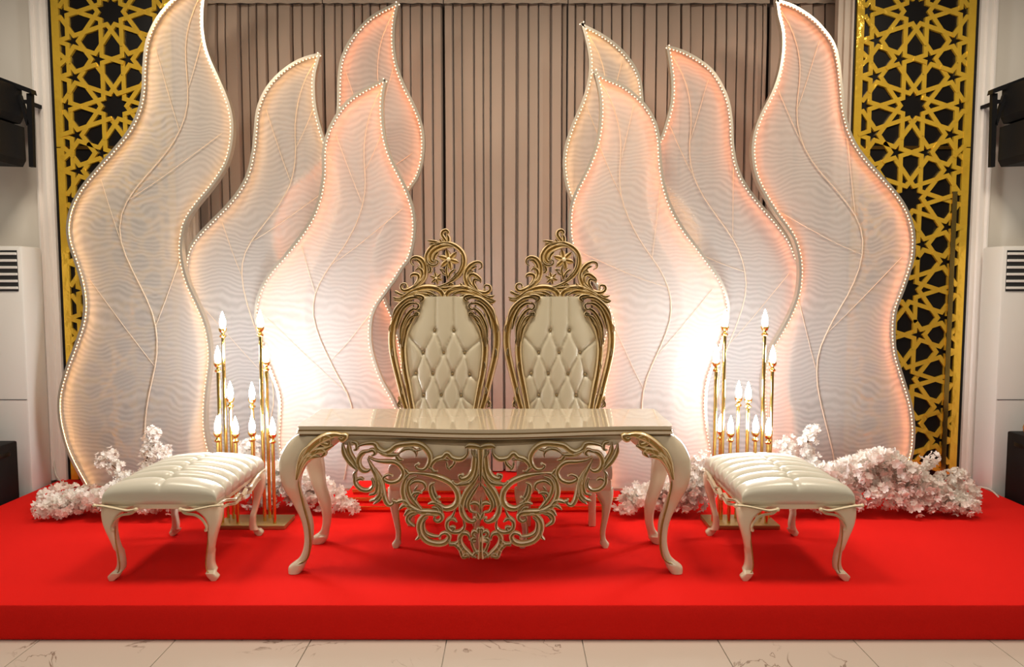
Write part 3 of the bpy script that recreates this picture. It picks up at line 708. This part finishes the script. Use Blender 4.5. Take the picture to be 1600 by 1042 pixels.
# side rails and crest
bm = BM(); f1 = cmap(.0)
def both(pts, w, d=.03, cu=0, z=None):
    a = [z(*q) for q in pts] if z else pts
    stroke(bm, a, w, f1, d, 4, curl=cu); stroke(bm, [cm(p) for p in a], w, f1, d, 4, curl=cu)
both([(643, 466), (628, 480), (618, 498), (613.5, 517), (613, 538), (616.5, 562), (624.5, 595), (632, 625), (637, 645), (645, 705)], [7, 12, 12, 11.5, 11, 10.5, 10.5, 10.5, 10.5, 10.5], .04)
both([(652, 488), (642, 503), (634, 522), (631, 545), (634, 578), (640, 608), (645, 636), (649, 660), (651, 705)], [6, 11, 11.5, 11, 11, 10.5, 10.5, 10, 10], .046)
obj('side_rails', bm, ['antique', 'antlight'], t, 50)
bm = BM()
for q, w in (([(310, 50), (270, 25), (210, 30), (150, 70), (100, 130), (75, 210)], 5.5), ([(290, 80), (230, 70), (170, 110), (130, 190), (110, 280)], 5.5), ([(300, 120), (240, 120), (190, 170), (150, 260), (140, 350)], 5), ([(290, 165), (230, 180), (190, 240), (160, 330), (155, 420)], 5), ([(240, 215), (210, 250), (190, 300), (180, 380)], 4.5), ([(300, 60), (330, 30), (300, 10), (250, 10)], 5)):
    both(q, w * 1.35, .052, 0, Z5)
for q in ([(265, 60), (290, 90), (270, 120), (240, 105)], [(255, 150), (285, 150), (280, 175)]): both(q, 5, .056, 1.5, Z5)
for y, xx in ((300, 55), (490, 70), (800, 150), (400, 140), (600, 160)): both([(xx + 8, y - 60), (xx - 2, y - 20), (xx + 8, y + 5)], 3.5, .05, 0, Z5)
both([(120, 830), (135, 870), (115, 910)], 4, .04, 1, Z5); both([(150, 915), (120, 890), (135, 850)], 4, .04, 1, Z5)
obj('shoulder_leaves', bm, ['antique', 'antlight'], t, 50)
bm = BM()
CR = [([(540, 690), (620, 672), (700, 640), (800, 570), (860, 480), (875, 390), (850, 310), (790, 250), (710, 215), (620, 215), (540, 240), (485, 300), (462, 360), (480, 425), (530, 452), (580, 440), (592, 405), (562, 388)], 6.0, 1.8),
      ([(760, 250), (680, 235), (600, 258), (530, 305), (505, 365), (525, 408), (560, 412)], 8., 1.5), ([(600, 300), (560, 340), (545, 390)], 5, 0), ([(840, 330), (845, 430), (810, 520), (740, 590)], 3, 0),
      ([(690, 225), (680, 190), (650, 150), (632, 115), (645, 82), (680, 72), (705, 95), (690, 112)], 5, 2.4), ([(700, 215), (705, 160), (690, 120)], 5, 0), ([(620, 215), (560, 195), (475, 185)], 4, 0), ([(600, 225), (540, 215), (495, 225)], 4, 0), ([(640, 200), (620, 185), (610, 165)], 3.5, 0),
      ([(335, 455), (298, 425), (305, 378), (355, 360), (415, 388), (450, 450), (455, 530), (432, 600), (370, 660), (285, 710), (222, 722), (190, 692), (200, 655), (240, 650), (255, 680)], 6, 1.8),
      ([(300, 590), (300, 560), (335, 545), (380, 560), (375, 620), (320, 680)], 5.5, 0), ([(350, 510), (370, 485), (410, 500), (422, 560), (385, 640), (320, 695)], 6, 1.2), ([(330, 400), (370, 395), (410, 440), (420, 500)], 5, 0), ([(370, 460), (385, 475), (400, 490)], 3.5, 1.2), ([(470, 440), (510, 480), (505, 520), (480, 530)], 4.5, 1.2), ([(455, 400), (480, 460), (500, 490)], 3.5, 0),
      ([(1025, 495), (1062, 470), (1055, 425), (1005, 415), (940, 450), (895, 510), (882, 590), (920, 670), (1010, 730), (1100, 748), (1152, 715), (1145, 672), (1100, 665), (1090, 705)], 6, 1.8),
      ([(1045, 640), (1050, 600), (1000, 560), (960, 545), (925, 570), (930, 640), (1000, 710)], 5.5, 1.2), ([(970, 520), (940, 500), (905, 560), (925, 650)], 5, 0), ([(1010, 460), (960, 480), (925, 540)], 4.5, 0), ([(1040, 620), (985, 600), (975, 650), (1020, 715)], 4.5, 0),
      ([(130, 800), (200, 800), (300, 740), (400, 700), (500, 690), (590, 710), (640, 760), (640, 822), (590, 850), (545, 830), (545, 785), (582, 778)], 8, 2.4), ([(240, 790), (330, 750), (420, 740), (500, 745), (560, 770)], 6, 0), ([(300, 790), (390, 760), (460, 765), (520, 790)], 6, 0), ([(150, 760), (130, 735), (180, 760), (230, 770)], 4, 0), ([(105, 790), (150, 815), (200, 815)], 4, 0), ([(110, 820), (160, 830), (210, 830)], 4, 0),
      ([(1205, 830), (1100, 795), (1000, 742), (880, 695), (780, 700), (700, 740), (678, 800), (710, 850), (770, 852), (788, 800), (745, 788)], 8, 2.4), ([(1090, 810), (1000, 760), (900, 735), (820, 735), (750, 765)], 6, 0), ([(1050, 815), (960, 780), (880, 775), (800, 800)], 6, 0), ([(1200, 775), (1150, 790), (1090, 770)], 4, 0), ([(1215, 830), (1170, 850), (1120, 830)], 4, 0),
      ([(560, 700), (660, 700), (760, 690), (850, 690)], 6, 0), ([(700, 690), (720, 650), (760, 660)], 4, 0), ([(830, 640), (850, 670), (880, 690)], 4, 0),
      ([(695, 440), (680, 500), (690, 560), (695, 610)], 4, 0), ([(700, 600), (720, 540), (760, 500), (785, 500)], 3.5, 0), ([(715, 610), (760, 580), (785, 530)], 3.5, 0), ([(640, 520), (615, 495), (660, 500)], 3, 0), ([(690, 560), (650, 540), (630, 510)], 3, 0), ([(740, 600), (770, 590), (800, 550)], 3, 0)]
for q, w, cu in CR: stroke(bm, [Z4(*a) for a in q], w * 1.4, f1, .034, 4, curl=cu * 1.2)
obj('crest', bm, ['antique', 'antlight'], t, 50)
for (cx0, cy0), rad, npet in (((705, 385), 118, 6), ((570, 588), 72, 6)):
    bm = BM()
    for k in range(npet):
        a = 2 * math.pi * k / npet + .3
        pts = [Z4(cx0 + math.cos(a) * rad * s, cy0 + math.sin(a) * rad * s) for s in (.05, .45, .75, 1.0)]
        stroke(bm, pts, [4 * rad / 112, 9. * rad / 112, 8.4 * rad / 112, 1.], f1, .022, 3)
    c = f1(*Z4(cx0, cy0), .022); ball(bm, c, rad * .00012, 1, .8, 1, 1)
    obj('carved_flower', bm, ['antique', 'antlight'], t, 50)
# seat, apron and legs
SW = .275; ysf = 3.86
def seat_cushion(x0, x1, y0, y1, z0, z1, fn, nu=40, nv=40, fold=None):
    bm = BM(); rows = []
    for j in range(nv + 1):
        v = math.sin((j / nv - .5) * math.pi); row = []
        for i in range(nu + 1):
            u = math.sin((i / nu - .5) * math.pi)
            e = (1 - abs(u) ** 9) ** .34 * (1 - abs(v) ** 9) ** .34
            bulge = 1 - .03 * (1 - e) - (fold(u, v) if fold else 0)
            row.append(bm.verts.new(((x0 + x1) / 2 + u * bulge * (x1 - x0) / 2, (y0 + y1) / 2 + v * bulge * (y1 - y0) / 2, z0 + (z1 - z0) * (.35 + .65 * e) + fn(u, v) * e)))
        rows.append(row)
    for A, B in zip(rows, rows[1:]):
        for i in range(nu): bm.faces.new((A[i], A[i + 1], B[i + 1], B[i]))
    loop = rows[0] + [r[-1] for r in rows[1:]] + rows[-1][::-1][1:] + [r[0] for r in rows[::-1][1:-1]]
    low = [bm.verts.new((q.co.x, q.co.y, z0)) for q in loop]
    for i in range(len(loop)): bm.faces.new((loop[i], loop[(i + 1) % len(loop)], low[(i + 1) % len(loop)], low[i]))
    bm.faces.new(low); return bm
obj('seat', seat_cushion(chc - SW, chc + SW, ysf, 4.33, .40, .52, lambda u, v: .02 * (1 - u * u) * (1 - v * v), 24, 24), 'benchleather', t, 0)
for p_ in t.children[-1].data.polygons: p_.use_smooth = True
bm = BM(); box(bm, chc - SW + .01, chc + SW - .01, ysf + .01, 4.34, .33, .40, 0, .015); obj('seat_frame', bm, 'cream', t, 30)
CL = [(.34, -.055, .075), (.30, -.055, .04), (.25, -.045, .012), (.18, -.028, .012), (.10, -.012, .02), (.05, -.014, .018), (.022, -.032, .02), (.001, -.026, .006)]
for s in (-1, 1):
    xf = chc + s * (SW - .05)
    bm = BM(); cabriole(bm, [(z, xf + s * (-a), xf + s * (-b)) for z, a, b in CL], ysf + .06, lambda q: .04 - .022 * min(1, q / .5), lambda q: -.02 * math.sin(math.pi * q) - (.02 * (q - .8) / .2 if q > .8 else 0))
    lg = obj('leg', bm, 'cream', t, 60)
    bm = BM(); tube(bm, [(xf - s * (b - .004) if False else xf - s * b, ysf + .03 - .02 * math.sin(math.pi * (1 - z / .34)), z) for z, a, b in CL[1:-2]], .004, 5); obj('gold_line', bm, 'antique', lg)
    xr_ = chc + s * .2
    bm = BM(); box(bm, xr_ - .022, xr_ + .022, 4.24, 4.29, 0.001, .42, 0, .006); obj('leg', bm, 'cream', t, 30)
th2 = copy_tree(t); th2.location.x = P(873.2, 640, YB, KB, ZB).x
th2['label'] = 'ornate gold carved throne with tufted cream back, the right one of the pair'

# ---------------------------------------------------------------- tufted benches
def bench(x0, x1, y0, y1, label):
    xc, yc = (x0 + x1) / 2, (y0 + y1) / 2
    t = thing('tufted_bench', (xc, yc, 0), label, 'bench', 'tufted benches at either end of the table')
    NB = 6; rows_ = [-.80 + 1.6 * (k + .5) / NB for k in range(NB)]
    def fn(u, v):
        h = .045 * (1 - u * u) * (1 - .5 * v * v)
        d = 9
        for k, r in enumerate(rows_):
            d = min(d, abs(v - r - .045 * math.sin(abs(u) * math.pi) * (1 if u < 0 else 1)))
        h += .020 * (1 - math.exp(-d / .06)) - .030 * math.exp(-d / .024)
        for r in rows_: h -= .024 * math.exp(-((u / .10) ** 2 + ((v - r) / .06) ** 2))
        h -= .012 * math.exp(-abs(u) / .03)
        return h
    def fold(u, v): return .028 * math.exp(-min(abs(v - q_) for q_ in rows_) / .022) * (abs(u) > .9 and 1 or 0) * min(1, (abs(u) - .9) / .08)
    sz = .395
    o = obj('seat_cushion', seat_cushion(x0, x1, y0, y1, sz, .465, fn, 70, 150, fold), 'benchleather', t, 0)
    for p_ in o.data.polygons: p_.use_smooth = True
    bm = BM(); box(bm, x0 + .02, x1 - .02, y0 + .02, y1 - .02, sz - .03, sz + .004, 0, .008); obj('seat_frame', bm, 'cream', t, 30)
    BL = [(.385, -.055, .115), (.365, -.060, .075), (.335, -.060, .030), (.29, -.052, .006), (.22, -.030, .008), (.14, -.010, .022), (.08, -.006, .030), (.045, -.018, .026), (.02, -.040, .016), (.001, -.032, -.004)]
    for sx in (-1, 1):
        for sy in (-1, 1):
            xf = (x1 - .055) if sx > 0 else (x0 + .055); yf = (y1 - .05) if sy > 0 else (y0 + .05)
            bm = BM(); cabriole(bm, [(z, xf - sx * a, xf - sx * b) for z, a, b in BL], yf, lambda q: .042 - .022 * min(1, q / .5), lambda q: sy * (.012 * math.sin(math.pi * min(1, q / .6)) - .012 * (1 if .6 < q < .9 else 0) + (.018 if q >= .9 else 0)), pw=4.5)
            lg = obj('leg', bm, 'cream', t, 60)
            if sy < 0:
                fm = lambda px, pz, h: Vector((xf - sx * px, yf - .046 - h, pz)); fm2 = lambda px, pz, h: Vector((xf - sx * px, yf - .024 - h, pz))
                bm = BM()
                stroke(bm, [(-.075, .392), (-.03, .388), (.03, .376), (.085, .366), (.125, .372)], [.010, .012, .012, .012, .012], fm, .014, 4)
                stroke(bm, [(.125, .372), (.105, .352), (.055, .343), (.022, .320), (.003, .287), (.006, .268)], [.012, .012, .012, .012, .010, .012], fm, .012, 4)
                ball(bm, fm(.128, .372, .006), .011, mi=0); ball(bm, fm(.006, .266, .002), .009, mi=0); ball(bm, fm(-.078, .392, .004), .010, mi=0)
                obj('scroll_trim', bm, ['creamgold', 'cream'], lg, 50)
                bm = BM(); stroke(bm, [(.010, .28), (.006, .22), (.016, .14), (.022, .08), (.014, .045), (-.012, .026)], .006, fm2, .006, 4); obj('gold_line', bm, 'antique', lg, 50)
    for sx, xx in ((-1, x0 + .012), (1, x1 - .012)):   # scrolled side rails
        fm = lambda py, pz, h: Vector((xx + sx * (h - .004), py, pz))
        bm = BM(); n_ = 7
        for sg in (-1, 1):
            e = yc + sg * (y1 - y0) / 2
            stroke(bm, [(e, .392), (e - sg * .10, .385), (e - sg * .18, .365), (e - sg * .24, .35), (e - sg * .30, .365)], .018, fm, .016, 4)
            stroke(bm, [(e - sg * .05, .35), (e - sg * .13, .352), (e - sg * .2, .335), (e - sg * .26, .325), (yc, .345)], .016, fm, .014, 4)
        stroke(bm, [(yc - .05, .36), (yc, .33), (yc + .05, .36)], .03, fm, .016, 4); ball(bm, fm(yc, .325, .006), .016)
        obj('side_scrolls', bm, ['creamgold', 'cream'], t, 50)
    return t
bf, bb = G(800, 902).y - .06, G(800, 836).y + .035
bench(P(154, 770, bf).x, P(339, 770, bf).x, bf, bb, 'cream button-tufted bench on cabriole legs, left of the carved table')
bench(P(1158, 770, bf).x, P(1341, 770, bf).x, bf + .0, bb, 'cream button-tufted bench on cabriole legs, right of the carved table')

# ---------------------------------------------------------------- flame-bulb lamp stands
bm = BM(); lathe(bm, [(.004, 0), (.012, .0), (.0165, .016), (.0185, .032), (.0165, .052), (.0105, .074), (.005, .092), (.001, .104)], seg=12)
bulb_me = obj('bulb', bm, 'bulb', None, 60); cup_me = None
bm = BM(); lathe(bm, [(.008, -.055), (.019, -.05), (.022, -.042), (.011, -.034), (.009, -.026), (.020, -.016), (.024, -.004), (.026, .004), (.018, .004), (.016, -.004), (.0, -.004)], seg=12)
cup_o = obj('cup', bm, 'brass', None, 60)
BULB_ME, CUP_ME = bulb_me.data, cup_o.data
bpy.data.objects.remove(bulb_me); bpy.data.objects.remove(cup_o)
def stand(lamps, bx0, bx1, label):
    y0, y1 = G(400, 828).y, G(400, 812).y
    xa, xb = P(bx0, 832, y0).x, P(bx1, 828, y0).x
    t = thing('lamp_stand', ((xa + xb) / 2, (y0 + y1) / 2, 0), label, 'lamp', 'flame-bulb lamp stands')
    bm = BM(); box(bm, xa, xb, y0, y1 + .02, .001, .028, 0, .003); obj('base', bm, 'brassflat', t, 30)
    for px, pc, row in lamps:
        Y = y0 + (y1 - y0) * row; p = P(px, pc, Y); p.x = min(max(p.x, xa + .02), xb - .02)
        bm = BM(); tube(bm, [(p.x, Y, .027), (p.x, Y, p.z - .05)], .0105, 10); po = obj('pole', bm, 'brass', t, 60)
        inst('cup', CUP_ME, po, (p.x, Y, p.z)); inst('bulb', BULB_ME, po, (p.x, Y, p.z + .004))
stand([(340, 514, .75), (406.5, 512, .45), (333.6, 568, .3), (416, 566, .75), (360, 623, .7), (394, 624, .75), (339, 677, .12), (368, 678, .2), (394, 676, .3), (426, 679, .2)], 337, 445, 'brass lamp stand with ten lit flame bulbs behind the left bench')
stand([(1132.7, 511, .6), (1195, 511, .7), (1119, 567, .3), (1212, 567, .75), (1154, 622, .75), (1169, 624, .5), (1126, 674, .75), (1141.5, 677, .25), (1180.5, 676, .3), (1200.5, 680, .2)], 1108, 1219, 'brass lamp stand with ten lit flame bulbs behind the right bench')

# ---------------------------------------------------------------- white blossom arrangements
def cluster_mesh(seed):
    rnd = random.Random(seed); bm = BM()
    for k in range(13):
        d = Vector((rnd.gauss(0, 1), rnd.gauss(0, 1), rnd.gauss(0, 1) + .2)).normalized(); c = d * rnd.uniform(.028, .052)
        e1 = d.orthogonal().normalized(); e1 = Matrix.Rotation(rnd.uniform(0, 6.28), 3, d) @ e1; e2 = d.cross(e1); r = rnd.uniform(.020, .028)
        for q in range(5):
            a = 2 * math.pi * q / 5; u = e1 * math.cos(a) + e2 * math.sin(a); w = d.cross(u); cup = rnd.uniform(.3, .8)
            v = [bm.verts.new(c + x) for x in (Vector((0, 0, 0)), u * r * .55 + w * r * .42 + d * r * cup * .35, u * r + w * r * .30 + d * r * cup, u * r * 1.05 - w * r * .22 + d * r * cup * .8, u * r * .55 - w * r * .42 + d * r * cup * .3)]
            bm.faces.new((v[0], v[1], v[4])); bm.faces.new((v[1], v[2], v[3], v[4]))
    o = obj('blossom_cluster', bm, 'petal', None, 0); me = o.data; bpy.data.objects.remove(o); return me
CLM = [cluster_mesh(40 + i) for i in range(6)]
def arrangement(label, prof, ybot, n, sprays, seed):
    """prof: (px, top py) of the dense mound; ybot: front line py; sprays: lists of (px, py, Y)"""
    rnd = random.Random(seed); xs = [p[0] for p in prof]; yfr = G(800, ybot).y + .08
    c = G((xs[0] + xs[-1]) / 2, ybot - 8)
    t = thing('flower_arrangement', c, label, 'flowers', 'white blossom arrangements on the stage')
    k = 0; tries = 0; pts = []
    while k < n and tries < n * 30:
        tries += 1
        px = rnd.uniform(xs[0], xs[-1]); Y = yfr + abs(rnd.gauss(0, .16)); Y = min(Y, 4.86 if not 512 < px < 990 else 4.42)
        zt = P(px, lerp_table(prof, px) + 12, Y).z; 
        s = rnd.uniform(.8, 1.15); lo_ = .078 * s
        z = rnd.uniform(lo_, max(zt, lo_)) if rnd.random() < .5 else max(zt, lo_)
        x = P(px, 780, Y).x; p = Vector((x, Y, z))
        if any((p - q).length < .040 for q in pts): continue
        pts.append(p); k += 1
        inst('blossom_cluster', rnd.choice(CLM), t, p, (rnd.uniform(0, 6), rnd.uniform(0, 6), rnd.uniform(0, 6)), (s, s, s))
    for sp in sprays:
        path = cat([P(px, py, Y) for px, py, Y in sp], 8)
        bm = BM(); tube(bm, path, .004, 5); obj('branch', bm, 'branch', t)
        for i, q in enumerate(path[3:]):
            if rnd.random() < .25: continue
            p = Vector(q) + Vector((rnd.gauss(0, .022), rnd.gauss(0, .02), rnd.gauss(0, .022))); s = rnd.uniform(.6, .9); p.z = max(p.z, .08)
            inst('blossom_cluster', rnd.choice(CLM), t, p, (rnd.uniform(0, 6), rnd.uniform(0, 6), rnd.uniform(0, 6)), (s, s, s))
arrangement('white blossom branches heaped behind the left bench and before the tallest leaf', [(62, 806), (85, 790), (110, 778), (140, 768), (180, 752), (230, 745), (280, 750), (316, 745)], 822, 120,
            [[(205, 775, 4.55), (195, 745, 4.6), (170, 722, 4.6), (166, 708, 4.6)], [(215, 770, 4.6), (225, 730, 4.65), (236, 695, 4.65), (232, 676, 4.65)], [(235, 760, 4.6), (250, 735, 4.6), (256, 706, 4.6)], [(140, 790, 4.5), (110, 785, 4.4), (80, 800, 4.35)]], 3)
arrangement('white blossom branches heaped between the left lamp stand and the carved table', [(366, 735), (380, 722), (420, 722), (450, 728), (490, 738), (520, 752), (545, 785), (556, 802)], 812, 130,
            [[(390, 740, 4.7), (385, 715, 4.7), (392, 690, 4.7)], [(430, 760, 4.6), (440, 725, 4.6), (460, 712, 4.6)]], 4)
arrangement('white blossom branches heaped between the carved table and the right lamp stand', [(972, 800), (985, 775), (1005, 758), (1035, 745), (1070, 738), (1105, 730)], 818, 95,
            [[(1010, 780, 4.5), (990, 770, 4.45), (975, 775, 4.45)], [(1075, 760, 4.5), (1085, 735, 4.5), (1098, 720, 4.5)]], 5)
arrangement('white blossom branches heaped behind the right bench and before the gold lattice', [(1205, 735), (1230, 728), (1270, 728), (1300, 722), (1330, 712), (1360, 702), (1385, 700), (1410, 718), (1440, 738), (1470, 752), (1500, 785), (1518, 800)], 818, 230,
            [[(1265, 760, 4.65), (1268, 720, 4.7), (1262, 690, 4.7), (1278, 674, 4.7)], [(1235, 740, 4.7), (1225, 715, 4.7), (1232, 690, 4.75)], [(1420, 760, 4.6), (1440, 735, 4.6), (1455, 718, 4.6)], [(1430, 770, 4.6), (1470, 745, 4.6), (1500, 742, 4.6)], [(1440, 790, 4.5), (1490, 795, 4.4), (1520, 797, 4.4)]], 6)

# ---------------------------------------------------------------- air conditioners, loudspeakers, cables
def aircon(s, px_in, label):
    Yf = 5.02; xi = P(px_in, 450, Yf).x; xi = math.copysign(max(abs(xi), SX + .02), s); xo = xi + s * .56
    x0, x1 = min(xi, xo), max(xi, xo); zt = P(px_in, 384, Yf).z
    t = thing('air_conditioner', ((x0 + x1) / 2, Yf + .14, FZ), label, 'air conditioner', 'floor-standing air conditioners')
    bm = BM(); box(bm, x0, x1, Yf, Yf + .22, FZ + .001, zt, 0, .018); b_ = obj('body', bm, 'acwhite', t, 30)
    zv0, zv1 = P(px_in, 455, Yf).z, P(px_in, 391, Yf).z
    bm = BM(); box(bm, x0 + .03, x1 - .03, Yf - .004, Yf + .01, zv0, zv1); v = obj('vent', bm, 'acdark', t, 0)
    for k in range(6):
        z = zv0 + (zv1 - zv0) * (k + .5) / 6
        bm = BM(); box(bm, x0 + .03, x1 - .03, Yf - .016, Yf - .003, z - .009, z + .009, 0, .003); obj('louvre', bm, 'acwhite', v, 30)
    bm = BM(); box(bm, x0 + .01, x1 - .01, Yf - .003, Yf + .01, .66, .664); obj('panel_joint', bm, 'acdark', t, 0)
aircon(-1, 44, 'white floor-standing air conditioner by the grey wall at far left')
aircon(1, 1561, 'white floor-standing air conditioner by the grey wall at far right')
def subwoofer(s, px_in, ytop, label):
    Yf = 4.62; xi = math.copysign(max(abs(P(px_in, 740, Yf).x), SX + .02), s); xo = xi + s * .6; x0, x1 = min(xi, xo), max(xi, xo); zt = P(px_in, ytop, Yf).z
    t = thing('floor_speaker', ((x0 + x1) / 2, Yf + .2, FZ), label, 'speaker', 'black floor speakers beside the stage')
    bm = BM(); box(bm, x0, x1, Yf, Yf + .27, FZ + .001, zt, 0, .012); obj('cabinet', bm, 'blackmatt', t, 30)
    bm = BM(); box(bm, x0 + .03, x1 - .03, Yf - .008, Yf + .005, FZ + .04, zt - .05, 0, .004); obj('grille', bm, 'black', t, 30)
    hx = xi + (.002 if s < 0 else -.002); bm = BM(); box(bm, min(hx, hx - s * .004), max(hx, hx - s * .004), Yf + .08, Yf + .19, zt - .09, zt - .06, 0, .002); obj('handle', bm, 'black', t, 30)
    return zt
subwoofer(-1, 57, 702, 'black floor speaker with a bare top beside the stage, at far left')
ztr = subwoofer(1, 1560, 686, 'black floor speaker with an amber ornament on top, at far right')
ao = P(1593, 676, 4.75)
bm = BM(); lathe(bm, [(.0, 0), (.03, 0), (.045, .02), (.05, .05), (.04, .08), (.02, .10), (.012, .11), (.0, .11)], (SX + .085, 4.75, ztr + .001), 14)
tag(obj('amber_ornament', bm, 'amber'), 'small round amber ornament on the black floor speaker', 'ornament')
def line_array(s, px_in, label):
    Yf = 5.14; xi = P(px_in, 200, Yf).x; t = thing('speaker_array', (xi + s * .28, Yf + .2, P(px_in, 262, Yf).z), label, 'speaker', 'hanging black speaker arrays')
    def pt(px, py, dy=0): return P(px if s < 0 else 1600 - px, py, Yf + dy)
    for k, (ya, yb, dx) in enumerate(((136, 194, -2), (197, 261, 2))):
        bm = BM(); o4 = [(-60, ya - 24), (36 + dx, ya + 2), (39 + dx, yb - 10), (34 + dx, yb), (-60, yb - 3)]
        prism(bm, o4, lambda a, b: pt(a, b) + Vector((0, -.30, 0)), lambda a, b: pt(a, b)); md = obj('cabinet', bm, 'blackmatt', t, 0)
        bm = BM()
        prism(bm, [(-58, ya - 16), (26 + dx, ya + 7), (28 + dx, yb - 9), (-58, yb - 8)], lambda a, b: pt(a, b) + Vector((0, -.312, 0)), lambda a, b: pt(a, b) + Vector((0, -.296, 0))); obj('grille', bm, 'black', md, 0)
    bm = BM(); prism(bm, [(-60, 98), (56, 142), (58, 150), (-60, 106)], lambda a, b: pt(a, b) + Vector((0, -.06, 0)), lambda a, b: pt(a, b) + Vector((0, .0, 0))); obj('flying_bar', bm, 'blackmatt', t, 0)
    bm = BM(); prism(bm, [(47, 148), (55, 148), (58, 262), (51, 262)], lambda a, b: pt(a, b) + Vector((0, -.04, 0)), lambda a, b: pt(a, b) + Vector((0, -.01, 0))); obj('bracket', bm, 'blackmatt', t, 0)
    bm = BM(); prism(bm, [(33, 152), (37, 150), (51, 196), (47, 198)], lambda a, b: pt(a, b) + Vector((0, -.04, 0)), lambda a, b: pt(a, b) + Vector((0, -.01, 0))); obj('brace', bm, 'blackmatt', t, 0)
    # wall fixing
    q = pt(44, 160); bm = BM(); box(bm, q.x - .012, q.x + .012, Yf - .03, YW + .03, q.z - .012, q.z + .012); obj('wall_arm', bm, 'blackmatt', t, 0)
line_array(-1, 38, 'black hanging speaker array on its bracket high at far left')
line_array(1, 1562, 'black hanging speaker array on its bracket high at far right')
bm = BM(); tube(bm, cat([P(84, 720, 5.285), P(87, 740, 5.26), P(95, 752, 5.2), G(108, 762, .006), G(132, 764, .006)], 8), .005, 6)
tag(obj('power_cable', bm, 'cable'), 'thin white cable drooping from the wall to the tallest leaf', 'cable')
bm = BM(); tube(bm, cat([G(1560, 776, .006), G(1545, 764, .006), G(1520, 760, .006), G(1495, 763, .006), G(1470, 768, .006)], 8), .006, 6)
tag(obj('power_cable', bm, 'cable'), 'thin white cable lying on the red carpet beside the blossom heap', 'cable')
